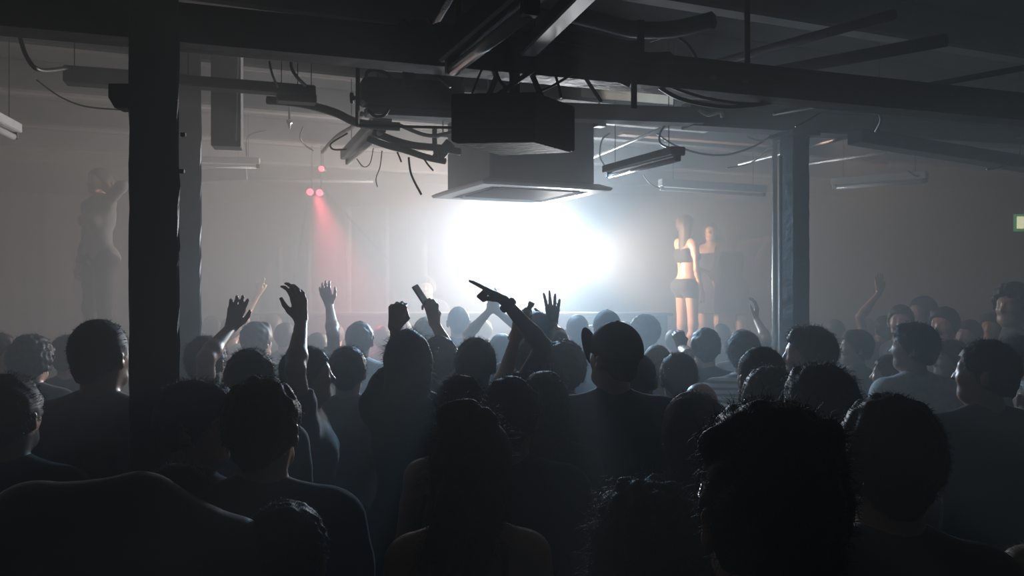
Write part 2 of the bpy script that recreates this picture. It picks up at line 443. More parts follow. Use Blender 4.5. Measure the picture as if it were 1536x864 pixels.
def strands(V, Q, n, L, rad, seed, droop=.6, curl=.3):
    r = np.random.RandomState(seed)
    A = V[Q]; nrm = np.cross(A[:, 2] - A[:, 0], A[:, 3] - A[:, 1]); nrm /= np.maximum(np.linalg.norm(nrm, axis=1), 1e-9)[:, None]
    ok = np.nonzero(V[Q[:, 0], 2] > np.percentile(V[:, 2], 10))[0]
    c = ok[r.randint(0, len(ok), n)]; w = r.rand(n, 4); w /= w.sum(1)[:, None]
    p0 = (A[c] * w[..., None]).sum(1); N = nrm[c]
    Ls = L * (.4 + .9 * r.rand(n))[:, None]
    d1 = N * .55 + r.normal(size=(n, 3)) * .45; d1[:, 2] += .15; d1 /= np.linalg.norm(d1, axis=1)[:, None]
    d2 = d1 + r.normal(size=(n, 3)) * curl; d2[:, 2] -= droop; d2 /= np.linalg.norm(d2, axis=1)[:, None]
    d3 = d2 + r.normal(size=(n, 3)) * curl; d3[:, 2] -= droop; d3 /= np.linalg.norm(d3, axis=1)[:, None]
    pts = [p0 - N * .004, p0 + d1 * Ls / 3]; pts.append(pts[1] + d2 * Ls / 3); pts.append(pts[2] + d3 * Ls / 3)
    vs = []; rr = [rad, rad * .9, rad * .7, rad * .25]
    x = np.cross(d1, r.normal(size=(n, 3))); x /= np.maximum(np.linalg.norm(x, axis=1), 1e-9)[:, None]; y = np.cross(d1, x)
    for i in range(4):
        for j in range(3):
            a = 2.094 * j; vs.append(pts[i] + (x * math.cos(a) + y * math.sin(a)) * rr[i])
    Vs = np.stack(vs, 1).reshape(-1, 3)           # n*12
    b = (np.arange(n) * 12)[:, None]; q = []
    for i in range(3):
        for j in range(3):
            q.append(np.concatenate([b + i * 3 + j, b + i * 3 + (j + 1) % 3, b + (i + 1) * 3 + (j + 1) % 3, b + (i + 1) * 3 + j], 1))
    return Vs, np.concatenate(q)

PEOPLE = []; CALLS = []
def head_size(hair, tot):
    t = side_t(hair); return 2 * math.sqrt(((.077 + t) * math.cos(tot)) ** 2 + ((.099 + t) * math.sin(tot)) ** 2)
def plan(label, px, ytop, w=None, d=None, key=None, **k):
    base = k.get('base', 0.0); fixed = d is not None
    if w:
        s = 1.0
        for _ in range(5):
            d = head_size(k.get('hair', 'short'), R(k.get('yaw', 0) + k.get('hyaw', 0))) * s * F / w
            s = (CAMZ - (ytop - HY) / F * d - base) / (1.49 if k.get('bowed') else 1.75 + HT[k.get('hair', 'short')])
    CALLS.append(dict(label=label, px=px, ytop=ytop, w=w, d=d, d0=d, key=key, fixed=fixed, k=k))
def relax(fixed_spots):
    def ext(c):
        y = R(c['k'].get('yaw', 0)); return (.46 * abs(math.cos(y)) + .29 * abs(math.sin(y)), .46 * abs(math.sin(y)) + .29 * abs(math.cos(y)))
    for it in range(400):
        worst = 0
        for i, a in enumerate(CALLS):
            xa = (a['px'] - CX) / F * a['d']
            for b in CALLS[i + 1:]:
                if a['k'].get('base', 0) != b['k'].get('base', 0): continue
                xb = (b['px'] - CX) / F * b['d']; ea, eb = ext(a), ext(b)
                ex, ey = (ea[0] + eb[0]) / 2, (ea[1] + eb[1]) / 2
                q = math.hypot((xa - xb) / ex, (a['d'] - b['d']) / ey)
                if q < 1:
                    worst = max(worst, 1 - q); st = .012 * (1 if a['d'] > b['d'] else -1)
                    for c, s_ in ((a, st), (b, -st)):
                        if not c['fixed']:
                            n = c['d'] + s_
                            if c['d0'] * .85 < n < c['d0'] * 1.18: c['d'] = n
            for (fx, fy, r) in fixed_spots:
                if math.hypot(xa - fx, a['d'] - fy) < r and not a['fixed']: a['d'] += .015 * (1 if a['d'] > fy else -1)
            if not a['fixed'] and not a['k'].get('base') and a['d'] > 8.35 and a['px'] < 1290: a['d'] = 8.35
        if worst < .02: break
def person(label, px, ytop, w=None, d=None, hair='short', hc='black', skin='light', top='tee', tc='black', bottom='trousers', bc='denim',
           yaw=0, hyaw=0, hpitch=0, htilt=0, fem=False, L=None, Rr=None, group=None, res='mid', glasses=False, base=0.0, brim=0, bup=0, build=1.0, bowed=False,
           smat=None, cat='person', shift=None):
    yaw, hyaw, hpitch, htilt = R(yaw), R(hyaw), R(hpitch), R(htilt)
    t = side_t(hair); s = 1.0
    tot = yaw + hyaw
    for _ in range(4):
        hw = 2 * math.sqrt(((.077 + t) * math.cos(tot)) ** 2 + ((.099 + t) * math.sin(tot)) ** 2) * s
        if w: d = hw * F / w
        ztop = CAMZ - (ytop - HY) / F * d
        s = (ztop - base) / (1.75 + HT[hair]) if not bowed else (ztop - base) / 1.49
    if not (1.42 < s * 1.75 < 1.98): print('HEIGHT', label[:40], round(s * 1.75, 2), 'd', round(d, 2))
    x = (px - CX) / F * d
    loc = Vector((x, d, base)); seed = len(PEOPLE) * 7 + 3
    PEOPLE.append((label, x, d, s * 1.75))
    rot = Matrix.Rotation(yaw, 3, 'Z')
    # keep the head where it is seen: the body's origin sits under the neck
    Rh = np.array((Matrix.Rotation(hyaw, 3, 'Z') @ Matrix.Rotation(-hpitch, 3, 'X') @ Matrix.Rotation(htilt, 3, 'Y')))
    tl = lambda p: np.array(rot.inverted() @ (Vector(p) - loc)) / s
    tv = lambda v: np.array(rot.inverted() @ Vector(v))
    n = s
    b = .90 * build if fem else 1.0 * build
    sw = .162 if fem else .186 * build
    aw = .86 if fem else build
    hipw = .172 if fem else .160
    lean = .16 if bowed else 0
    tors = [Prim((0, -.005, .95), 1, s=(hipw, .112 * b, .12), k=.05), Prim((0, .0, 1.10), 1, s=(.132 * b, .095 * b, .15), k=.06),
            Prim((0, .005 + lean * .5, 1.27), 1, s=(.160 * b, .108 * b, .165), k=.05),
            Prim((-sw + .035, -.005 + lean, 1.405), .060 * b, (sw - .035, -.005 + lean, 1.405), .060 * b, k=.05)]
    for sx in (-1, 1):
        tors.append(Prim((sx * .02, -.012 + lean, 1.475), .045, (sx * (sw - .045), -.01 + lean, 1.425), .040, k=.04))
        tors.append(Prim((sx * .075, -.055 + lean, 1.34), .045, (sx * .08, -.05 + lean * .8, 1.26), .04, k=.04))   # shoulder blades
        tors.append(Prim((sx * .08, -.05, .93), .085 if fem else .075, k=.05))
        if fem: tors.append(Prim((sx * .07, .085, 1.27), .050, k=.03))
        else: tors.append(Prim((sx * .07, .06, 1.30), .055, k=.04))
    th = PIV.copy()
    if bowed: th = V3(0, .13 + lean, 1.33)
    neck = [Prim((0, -.012 + lean, 1.41 if bowed else 1.43), .058 * (.88 if fem else 1), (th[0], th[1] - .004, th[2] + .04), .052 * (.86 if fem else 1), k=.03)]
    hp = head_prims(Rh, th, fem, face=res != 'far' or abs(tot) > .6)
    legs = []
    for sx in (-1, 1):
        legs += [Prim((sx * .085, 0, .92), .088 * b, (sx * .10, .012, .50), .056, k=.04), Prim((sx * .10, .010, .50), .055, (sx * .105, -.015, .09), .036, k=.03),
                 Prim((sx * .102, -.03, .36), .045, (sx * .103, -.03, .30), .042, k=.03)]
    feet = [Prim((sx * .107, -.04, .045), .034, (sx * .125, .13, .032), .028, s=(1.15, 1, 1), k=.03) for sx in (-1, 1)]
    arms = {}; hands = []
    fine = []
    for sd, sx, sp in (('L', -1, L), ('R', 1, Rr)):
        S = V3(sx * (sw - .005), -.005 + lean, 1.405)
        if sp is None or sp == 'down':
            E = V3(sx * (sw + .045), -.03, 1.125); W = V3(sx * (sw + .03), .06, .885); fd = V3(0, .15, -1); pn = V3(-sx, 0, 0); pose = 'relaxed'
        elif sp == 'front':
            E = V3(sx * (sw + .035), .01, 1.13); W = V3(sx * .10, .20, 1.16); fd = V3(-sx * .4, .5, .5); pn = V3(-sx, 0, 0); pose = 'grip'
        else:
            S = S + V3(-sx * .015, 0, .05); wp = sp['w']
            if len(wp) == 2:      # depth where the hand comes closest to the shoulder, plus an offset
                S_w = np.array(loc + rot @ (Vector(S) * s)); ray = np.array([(wp[0] - CX) / F, 1, -(wp[1] - HY) / F])
                wp = (wp[0], wp[1], float((S_w - np.array([0, 0, CAMZ])) @ ray / (ray @ ray)) + sp.get('dz', 0))
            W = tl(at(*wp)); W_0 = W.copy(); E, W = ik(S, W, tv(sp.get('pole', (sx, -.2, -.6))), .298, .268)
            if np.linalg.norm(W_0 - W) > .02: print('REACH %.2f' % np.linalg.norm(W_0 - W), 'dist %.2f' % np.linalg.norm(W_0 - S), label[:45])
            fd = tv(sp.get('fd', (0, 0, 1))); pn = tv(sp.get('pn', (0, 1, 0))); pose = sp.get('pose', 'open')
        arms[sd] = (S, E, W)
        a = .94 * aw
        up = [Prim(S, .052 * a, S + (E - S) * .35, .048 * a, k=.04), Prim(S + (E - S) * .35, .048 * a, E, .039 * a, k=.02)]
        fo = [Prim(E, .040 * a, E + (W - E) * .25, .043 * a, k=.02), Prim(E + (W - E) * .25, .043 * a, W, .026 * a, k=.02)]
        hh = hand_prims(W + unit(W - E) * .006, fd, pn, (1 if sd == 'R' else -1), pose, fem)
        hands += [(up, fo, hh, E, W, S)]
        if isinstance(sp, dict) and res != 'far':
            lo, hi = bounds(hh, .01); fine.append((lo, hi, .0055 if res == 'near' else .0065))
    # ---- body, one continuous surface
    allp = tors + neck + hp + legs + feet
    for up, fo, hh, E, W, S in hands: allp += up + fo + hh
    lo, hi = bounds(allp, .03); h = {'near': .013, 'mid': .016, 'far': .021}[res]
    fi = [[], [], []]
    hb = [(th + Rh @ V3(a_, b_, c_)) for a_ in (-.095, .095) for b_ in (-.11, .12) for c_ in (0, .22)]
    hl, hh_ = np.min(hb, 0), np.max(hb, 0)
    hf = {'near': .0065, 'mid': .0095, 'far': .014}[res]
    for i in range(3):
        fi[i].append((hl[i], hh_[i], hf))
        for (a_, b_, c_) in fine: fi[i].append((a_[i], b_[i], c_))
    ax = [axis(lo[i], hi[i], h, fi[i]) for i in range(3)]
    V, Q = snet(field(allp, ax), ax)
    body = link('person', V, Q, SKIN[skin])
    body.location = loc; body.rotation_euler = (0, 0, yaw); body.scale = (s, s, s)
    tag(body, label, cat, group)
    # ---- clothes
    ch = {'near': .012, 'mid': .016, 'far': .022}[res]
    def garment(name, prims, g, cutz=None, amp=.004, fr=28, m=None, st=(1, 1, 1)):
        lo, hi = bounds(prims, .05); ax = [axis(lo[i], hi[i], ch) for i in range(3)]
        f = field(prims, ax, g); G = grid(ax)
        f = f + wobble(G, amp, fr, seed + 5, 5, st)
        if cutz is not None: f = np.maximum(f, cutz[0] - G[..., 2]); f = np.maximum(f, G[..., 2] - cutz[1])
        V, Q = snet(f, ax)
        return link(name, V, Q, m or cloth(tc), body)
    sl = []
    for up, fo, hh, E, W, S in hands:
        dv = unit(E - S)
        if top == 'tee':
            p = [Prim(q.a, q.ra + .004, q.b, q.rb + .010, k=q.k, clip=(S + (E - S) * .62, dv)) for q in up]; sl += p
        elif top == 'long':
            dw = unit(W - E); sl += [Prim(q.a, q.ra + .002, q.b, q.rb + .003, k=q.k) for q in up] + [Prim(q.a, q.ra + .003, q.b, q.rb + .005, k=q.k, clip=(W - dw * .01, dw)) for q in fo]
    if top in ('tee', 'long'): garment('shirt', tors + sl, .013, (.86, 1.60), m=smat)
    elif top == 'tank':
        tp = tors[:3] + [q for q in tors[4:] if q.a[2] < 1.4]
        sh = garment('vest_top', tp, .010, (.90, 1.36), m=smat)
        for sx in (-1, 1):
            mb = MB(); mb.tube([V3(sx * .075, -.115 * b, 1.34), V3(sx * .078, -.085 + lean, 1.42), V3(sx * .082, -.01, 1.49), V3(sx * .085, .07, 1.42), V3(sx * .08, .10, 1.34)], .012, 6, flat=.5)
            st_ = link('strap', np.array([list(v) for v in mb.v]), [f for f in mb.f if len(f) == 4], smat or cloth(tc), body)
    elif top == 'crop': garment('crop_top', tors[:3] + [q for q in tors[4:] if q.a[2] < 1.4], .008, (1.20, 1.37), m=smat)
    elif top == 'dress': garment('dress', tors[:3] + [q for q in tors[4:] if q.a[2] < 1.4] + [Prim((0, -.01, .9), .19, (0, -.01, .72), .20, s=(1, .75, 1), k=.04)], .010, (.62, 1.37), m=smat)
    lp = [tors[0]] + [q for q in tors if abs(q.a[2] - .93) < .001] + legs
    if top != 'dress':
        if bottom == 'trousers': garment('trousers', lp, .012, (.075, 1.03), m=cloth(bc), amp=.005, fr=22)
        elif bottom == 'shorts': garment('shorts', lp, .014, (.66, 1.0), m=cloth(bc))
        elif bottom == 'briefs': garment('shorts', lp, .010, (.80, 1.02), m=cloth(bc), amp=.002)
        elif bottom == 'skirt': garment('skirt', [tors[0], Prim((0, -.01, .95), .16, (0, -.01, .62), .19, s=(1, .75, 1), k=.04)], .012, (.60, 1.03), m=cloth(bc))
    for sx in (-1, 1):
        garment_f = [Prim((sx * .107, -.045, .05), .040, (sx * .125, .135, .038), .034, s=(1.15, 1, 1), k=.03), Prim((sx * .106, -.02, .06), .042, (sx * .106, -.02, .10), .042, k=.03)]
        lo, hi = bounds(garment_f, .03); ax2 = [axis(lo[i], hi[i], .014) for i in range(3)]; f = field(garment_f, ax2); G = grid(ax2)
        f = np.maximum(f, .004 - G[..., 2]); V, Q = snet(f, ax2); link('shoe', V, Q, cloth('charcoal'), body)
    # ---- hair, cap, glasses in head coordinates
    def on_head(V): return V @ Rh.T + th
    if hair not in ('bald', 'cap', 'beanie'):
        V, Q = hair_mesh(hair, res, seed, fem)
        if res == 'near' or (res == 'mid' and d < 5.2):
            nn = 3200 if res == 'near' else 1300
            Ls = {'quiff': .022, 'clip': .05, 'bigcurly': .05, 'curly': .022, 'long': .05, 'crop': .010, 'short': .012 if res == 'near' else .020, 'side': .026}.get(hair, .02)
            V2, Q2 = strands(V, Q, nn if hair != 'bigcurly' else 5200, Ls, .00045 if res == 'near' else .0007, seed, curl=.55 if 'curly' in hair or hair == 'quiff' else .25)
            Q = np.concatenate([Q, Q2 + len(V)]); V = np.concatenate([V, V2])
        link('hair', on_head(V), Q, HAIR[hc], body)
    elif hair in ('cap', 'beanie'):
        hm = [Prim((0, -.010, .122), 1, s=(.082, .104, .096), k=.02), Prim((0, -.055, .05), .048, (0, -.05, .02), .036, k=.02)]
        lo, hi = bounds(hm, .03); ax2 = [axis(lo[i], hi[i], .009) for i in range(3)]; f = field(hm, ax2); G = grid(ax2)
        zmin = np.interp(G[..., 1], [-.2, -.03, .005, .035, .2], [.008, .03, .06, .12, .18]); f = np.maximum(f, zmin - G[..., 2]); f = np.maximum(f, G[..., 2] - .14)
        V, Q = snet(f, ax2); link('hair', on_head(V), Q, HAIR[hc], body)
        cp = [Prim((0, -.008, .130), 1, s=(.092, .114, .106), k=.02)] if hair == 'cap' else [Prim((0, -.015, .125), 1, s=(.092, .114, .112), k=.02)]
        lo, hi = bounds(cp, .03); ax2 = [axis(lo[i], hi[i], .008) for i in range(3)]; f = field(cp, ax2); G = grid(ax2)
        ang = np.arctan2(np.abs(G[..., 0]), np.abs(G[..., 1]))
        f = f + .0012 * np.cos(6 * ang) if hair == 'cap' else f + .0025 * np.sin(40 * np.arctan2(G[..., 0], G[..., 1]))
        f = np.maximum(f, (.115 if hair == 'cap' else .085) - .15 * np.maximum(0, -G[..., 1]) - G[..., 2])
        V, Q = snet(f, ax2); c = link(hair, on_head(V), Q, cloth(tc if hair == 'cap' else 'grey'), body)
        if hair == 'cap':
            br = R(brim); nx, ny = 14, 8; vs = []
            for iz in (0, 1):
                for i in range(nx + 1):
                    a = -1.25 + 2.5 * i / nx
                    for j in range(ny + 1):
                        q = j / ny; y = .085 * math.cos(a) + (.085 * math.cos(a * .9)) * q; xx = .085 * math.sin(a) * (1 - .12 * q * q)
                        z = .128 - (.35 if not bup else .12) * xx * xx / .085 - .012 * q + .003 * iz
                        cu, su = math.cos(R(bup)), math.sin(R(bup)); y0_, z0_ = y - .075, z - .128; y, z = .075 + y0_ * cu - z0_ * su, .128 + y0_ * su + z0_ * cu
                        ca, sa = math.cos(br), math.sin(br); vs.append((xx * ca - y * sa, xx * sa + y * ca, z))
            fs = []; nn = (nx + 1) * (ny + 1)
            I = lambda i, j, z: z * nn + i * (ny + 1) + j
            for i in range(nx):
                for j in range(ny): fs += [(I(i, j, 0), I(i, j + 1, 0), I(i + 1, j + 1, 0), I(i + 1, j, 0)), (I(i, j, 1), I(i + 1, j, 1), I(i + 1, j + 1, 1), I(i, j + 1, 1))]
            for i in range(nx): fs += [(I(i, ny, 0), I(i, ny, 1), I(i + 1, ny, 1), I(i + 1, ny, 0)), (I(i, 0, 0), I(i + 1, 0, 0), I(i + 1, 0, 1), I(i, 0, 1))]
            for j in range(ny): fs += [(I(0, j, 0), I(0, j, 1), I(0, j + 1, 1), I(0, j + 1, 0)), (I(nx, j, 0), I(nx, j + 1, 0), I(nx, j + 1, 1), I(nx, j, 1))]
            bo = link('brim', on_head(np.array(vs)), np.array(fs), cloth(tc), c)
            bt = Prim((0, -.012, .236), .008, s=(1, 1, .6)); a2 = [axis(-.02, .02, .003), axis(-.035, .012, .003), axis(.22, .25, .003)]
            V, Q = snet(field([bt], a2), a2); link('button', on_head(V), Q, cloth(tc), c)
    if glasses:
        g = empty('glasses'); g.parent = body; mb = MB()
        for sx in (-1, 1):
            ring = [V3(sx * .034 + .026 * math.cos(a_), .098 - .1 * abs(.026 * math.cos(a_)) , .112 + .019 * math.sin(a_)) for a_ in np.linspace(0, 2 * math.pi, 20)]
            mb.tube(ring, .0022, 6); mb.tube([V3(sx * .060, .094, .118), V3(sx * .080, .04, .116), V3(sx * .086, -.01, .112), V3(sx * .084, -.03, .098)], .0022, 6)
        mb.tube([V3(-.010, .103, .116), V3(0, .106, .119), V3(.010, .103, .116)], .002, 6)
        link('frame', on_head(np.array([list(v) for v in mb.v])), [f for f in mb.f if len(f) == 4], M['bright_metal'], g)
        for sx in (-1, 1):
            vs = [on_head(V3(sx * .034, .099, .112)[None])[0]] + [on_head(V3(sx * .034 + .025 * math.cos(a_), .097, .112 + .018 * math.sin(a_))[None])[0] for a_ in np.linspace(0, 2 * math.pi, 17)[:-1]]
            vs2 = [v + Rh @ V3(0, .002, 0) for v in vs]
            mb = MB(); mb.add(vs + vs2, [(0, i + 1, (i + 1) % 16 + 1) for i in range(16)] + [(17, 17 + (i + 1) % 16 + 1, 17 + i + 1) for i in range(16)] + [(i + 1, 18 + i, 18 + (i + 1) % 16, (i + 1) % 16 + 1) for i in range(16)])
            link('lens', mb.v, mb.f, M['lens_dark'], g)
    tw = lambda p: loc + rot @ (Vector(p) * s)
    return body, {k: [tw(q) for q in v] for k, v in arms.items()}, {sd: tw(h[4] + unit(h[4] - h[3]) * .0 + unit(tv(sp_.get('fd', (0, 0, 1)))) * .075 + unit(tv(sp_.get('pn', (0, 1, 0)))) * .030) for (sd, sp_), h in zip((('L', L), ('R', Rr)), hands) if isinstance(sp_, dict)}
# ------------------------------------------------------------ the room, turned 24 degrees to the lens
RA = R(24); U = Vector((math.cos(RA), math.sin(RA), 0)); W_ = Vector((-math.sin(RA), math.cos(RA), 0)); UP = Vector((0, 0, 1))
def rm(u, v, z): return U * u + W_ * v + UP * z
CEIL = 3.5
def slab(name, u0, u1, v0, v1, z0, z1, m):
    mb = MB(); mb.box(None, (u1 - u0, v1 - v0, z1 - z0), bev=.002, mtx=Matrix.Translation(rm((u0 + u1) / 2, (v0 + v1) / 2, (z0 + z1) / 2)) @ Matrix.Rotation(RA, 4, 'Z'))
    o = mb.build(name, m); tag(o, kind='structure'); return o
UL, UR, VN, VF = -5.6, 11.4, -3.2, 11.6
slab('floor', UL, UR, VN, VF, -.1, 0, M['floor'])
slab('ceiling', UL, UR, VN, VF, CEIL, CEIL + .15, M['ceiling'])
slab('wall_back', UL, UR, VF, VF + .15, -.1, CEIL + .15, M['wall'])
slab('wall_front', UL, UR, VN - .15, VN, -.1, CEIL + .15, M['wall'])
slab('wall_left', UL - .15, UL, VN, VF, -.1, CEIL + .15, M['wall'])
slab('wall_right', UR, UR + .15, VN, VF, -.1, CEIL + .15, M['wall'])

# ceiling joists, every one its own beam
def beam_obj(name, a, b, w, h, m, label, cat='beam', group=None, parts=()):
    mid = (Vector(a) + Vector(b)) / 2
    o = MB().bar(a, b, w, h).build(name, m, origin=mid); tag(o, label, cat, group); return o
k = 0
jl = ['grimy painted joist nearest above the main steel beam', 'second painted ceiling joist, just past the dark steel beam', 'painted joist crossing above the thick white air-conditioner hanger rods',
      'painted joist over the hanging air-conditioner', 'painted ceiling joist beyond the air-conditioner', 'last painted ceiling joist in front of the stage']
for i, v in enumerate((3.4, 4.3, 5.4, 6.6, 7.9, 9.3)):
    beam_obj('ceiling_joist', rm(UL + .05, v, CEIL - .10), rm(UR - .05, v, CEIL - .10), .12, .20, M['joist'], jl[i], 'joist')
# broad pale plaster strips between the joists
for i, (v, u0, u1) in enumerate(((3.86, -5.3, .6), (4.95, .9, 6.5), (6.0, .5, 7.5))):
    beam_obj('ceiling_batten', rm(u0, v, CEIL - .02), rm(u1, v, CEIL - .02), .22, .035, M['white_metal'],
             ['pale board fixed flat to the ceiling left of the tube lamps', 'pale flat board on the ceiling right of the tube lamps', 'pale flat board on the ceiling above the air-conditioner'][i], 'board')

# main near beam
D0 = Vector((math.cos(R(20)), math.sin(R(20)), 0)); P0 = Vector((0, 3.12, 2.79))
mb = MB(); 
for t0, t1 in ((-3.6, 8.6),):
    mb.bar(P0 + D0 * t0 + UP * .055, P0 + D0 * t1 + UP * .055, .12, .014, bev=.002); mb.bar(P0 + D0 * t0 - UP * .055, P0 + D0 * t1 - UP * .055, .12, .014, bev=.002)
    mb.bar(P0 + D0 * t0, P0 + D0 * t1, .10, .10, bev=.003)
main_beam = mb.build('steel_beam', M['steel_dark'], origin=P0); tag(main_beam, 'long dark steel beam crossing the whole view just behind the near column', 'beam')
for i, t in enumerate((-2.3, -.2, 1.0, 2.6, 5.5)):      # hangers of the beam
    p = P0 + D0 * t
    MB().tube([p + UP * .05, Vector((p.x, p.y, CEIL))], .012, 8).build('hanger_rod', M['steel_dark'], main_beam, smooth=True)
# lumps of cable lashed on the beam
def cable(pts, r=.006, m='cable', label=None, name='cable', group=None, cat='cable', sm=6):
    P = smooth_path(pts, sm); o = MB().tube(P, r, 6).build(name, M[m], smooth=True, origin=P[len(P) // 2]); tag(o, label, cat, group); return o
def onbeam(px):     # point on the beam's line at that place across the view
    k = (px - CX) / F; t = (k * P0.y - P0.x) / (D0.x - k * D0.y); return P0 + D0 * t
for i, (pa, pb, off, r) in enumerate(((690, 1000, (-.0, -.075, .035), .026), (760, 960, (0, -.02, .085), .034), (800, 905, (0, .03, .10), .03), (1000, 1240, (0, -.07, -.03), .016), (600, 700, (0, -.03, .07), .022))):
    pts = [onbeam(pa + (pb - pa) * k / 8) + Vector(off) + Vector((0, rnd.uniform(-.008, .008), rnd.uniform(-.010, .010))) for k in range(9)]
    cable(pts, r, label=['thick cable bundle lashed along the front of the steel beam', 'thick cable bundle lying on top of the steel beam', 'second cable bundle heaped on the steel beam',
                         'thin cable bundle under the right half of the steel beam', 'short cable bundle on the steel beam left of the tube lamp'][i], name='cable_bundle', cat='cable')
# flat hanging straps
for i, (px, y0, y1, d, w) in enumerate(((951, 118, 163, 3.2, .022), (961, 30, 100, 3.45, .03))):
    a, b = at(px, y0, d), at(px, y1, d)
    beam_obj('hanging_strap', a, b, w, .01, M['steel_dark'], ['dark metal strap hanging below the steel beam', 'dark upright strap above the steel beam'][i], 'strap') if False else None
    mb = MB(); mb.box((a + b) / 2, (w, .008, (a - b).length), bev=.002); o = mb.build('hanging_strap', M['steel_dark'], origin=(a + b) / 2)
    tag(o, ['dark metal strap hanging below the steel beam right of the speaker', 'dark upright strap rising above the steel beam'][i], 'strap')
for i, (px, py) in enumerate(((1069, 117), (1117, 126), (1157, 131))):
    p = onbeam(px); p = at(px, py, p.y - .075)
    o = MB().box(p, (.025, .012, .018)).build('cable_clip', M['yellow_tape'], origin=p); tag(o, ['leftmost', 'middle', 'rightmost'][i] + ' of three pale clips on the steel beam', 'clip')

# second beam and the columns under it
def col_line(px, d): p = at(px, 400, d); return p.x, d
D2 = (Vector((*col_line(1192, 5.25), 0)) - Vector((*col_line(281, 4.3), 0))).normalized(); C3 = Vector((*col_line(1192, 5.25), 0)); C2 = Vector((*col_line(281, 4.7), 0))
a, b = C3 - D2 * .72 + UP * 2.99, C3 + D2 * 4.5 + UP * 2.99
mb = MB().bar(a, b, .10, .11, bev=.004).bar(a + UP * .065, b + UP * .065, .15, .018, bev=.003).bar(a - UP * .065, b - UP * .065, .15, .018, bev=.003)
tag(mb.build('steel_beam', M['joist'], origin=(a + b) / 2), 'grey steel beam resting on the dark square column beyond the dancers', 'beam')
def column(name, x, y, w, ztop, m, label, rot=RA, chips=True, seed=1):
    n = 60; rr = random.Random(seed); vs = []; fs = []; sh = []
    base = [(-1, -1), (-.9, -1), (.9, -1), (1, -1), (1, -.9), (1, .9), (1, 1), (.9, 1), (-.9, 1), (-1, 1), (-1, .9), (-1, -.9)]
    base = [(-.88, -1), (.88, -1), (1, -.88), (1, .88), (.88, 1), (-.88, 1), (-1, .88), (-1, -.88)]
    K = len(base)
    for i in range(n + 1):
        z = ztop * i / n
        for (a_, b_) in base:
            q = w / 2 * (1 + (rr.uniform(-.035, .035) if chips else 0)); xx, yy = a_ * q, b_ * q
            vs.append((x + xx * math.cos(rot) - yy * math.sin(rot), y + xx * math.sin(rot) + yy * math.cos(rot), z))
    for i in range(n):
        for j in range(K): fs.append((i * K + j, i * K + (j + 1) % K, (i + 1) * K + (j + 1) % K, (i + 1) * K + j))
    fs += [tuple(reversed(range(K))), tuple(n * K + j for j in range(K))]
    root = empty(name, (x, y, 0)); tag(root, label, 'column')
    mb = MB(); mb.add(vs, fs); mb.build('shaft', m, root)
    MB().box(None, (w * 1.7, w * 1.7, .03), mtx=Matrix.Translation((x, y, ztop - .0)) @ Matrix.Rotation(rot, 4, 'Z')).build('cap_plate', m, root)
    MB().box(None, (w * 1.7, w * 1.7, .03), mtx=Matrix.Translation((x, y, .015)) @ Matrix.Rotation(rot, 4, 'Z')).build('base_plate', m, root)
    return root
c = column('column', (231 - CX) / F * 2.55, 2.55, .134, CEIL - .02, M['column'], 'thick near-black column standing closest, in front of the long steel beam', seed=4)
# junction box clamped to it
p = at(182, 147, 2.52)
mb = MB(); mb.prism([(-.028, -.03), (.04, -.03), (.04, .03), (-.028, .03)], -.035, .035)
vs = [(-.024, -.03, .035), (.03, -.03, .035), (.03, -.03, -.035), (-.006, -.03, -.035), (-.024, -.03, -.005), (-.024, .03, .035), (.03, .03, .035), (.03, .03, -.035), (-.006, .03, -.035), (-.024, .03, -.005)]
mb = MB().add([p + Vector(v) for v in vs], [(0, 1, 2, 3, 4), (9, 8, 7, 6, 5)] + [(i, (i + 1) % 5, 5 + (i + 1) % 5, 5 + i) for i in range(5)])
mb.build('bracket', M['column'], c)
for (px, py) in ((275, 202), (273, 257)):
    q = at(px, py, 2.53); MB().box(q, (.014, .012, .012)).build('bolt', M['column'], c)
column('column', C2.x, C2.y, .135, CEIL - .02, M['grey_metal'], 'slim grey column showing just right of the thick black column', seed=9)
c3 = column('column', C3.x, C3.y, .125, 2.91, M['column'], 'dark square column behind the crowd, right of the podium dancers', seed=11)
MB().tube([Vector((C3.x - .095, C3.y - .03, .1)), Vector((C3.x - .095, C3.y - .03, 2.78))], .011, 8).build('conduit', M['white_metal'], c3, smooth=True)
p = at(1162, 260, 5.9)
o = MB().tube([Vector((p.x, p.y, 0)), Vector((p.x, p.y, CEIL))], .018, 12).build('dance_pole', M['bright_metal'], smooth=True, origin=(p.x, p.y, 0)); tag(o, 'thin shiny vertical pole left of the dark square column', 'pole')
# dropped duct and pipes
p = at(341, 120, 4.9)
root = empty('hanging_duct', (p.x, p.y, 0)); tag(root, 'pale square duct dropping from the ceiling right of the thick column', 'duct')
MB().box((p.x, p.y, 3.13), (.16, .14, .72), rz=.2, bev=.004).build('casing', M['joist'], root)
MB().tube([Vector((p.x + .088, p.y - .07, 3.49)), Vector((p.x + .072, p.y - .07, 2.80))], .004, 6).build('edge_trim', M['white_metal'], root)

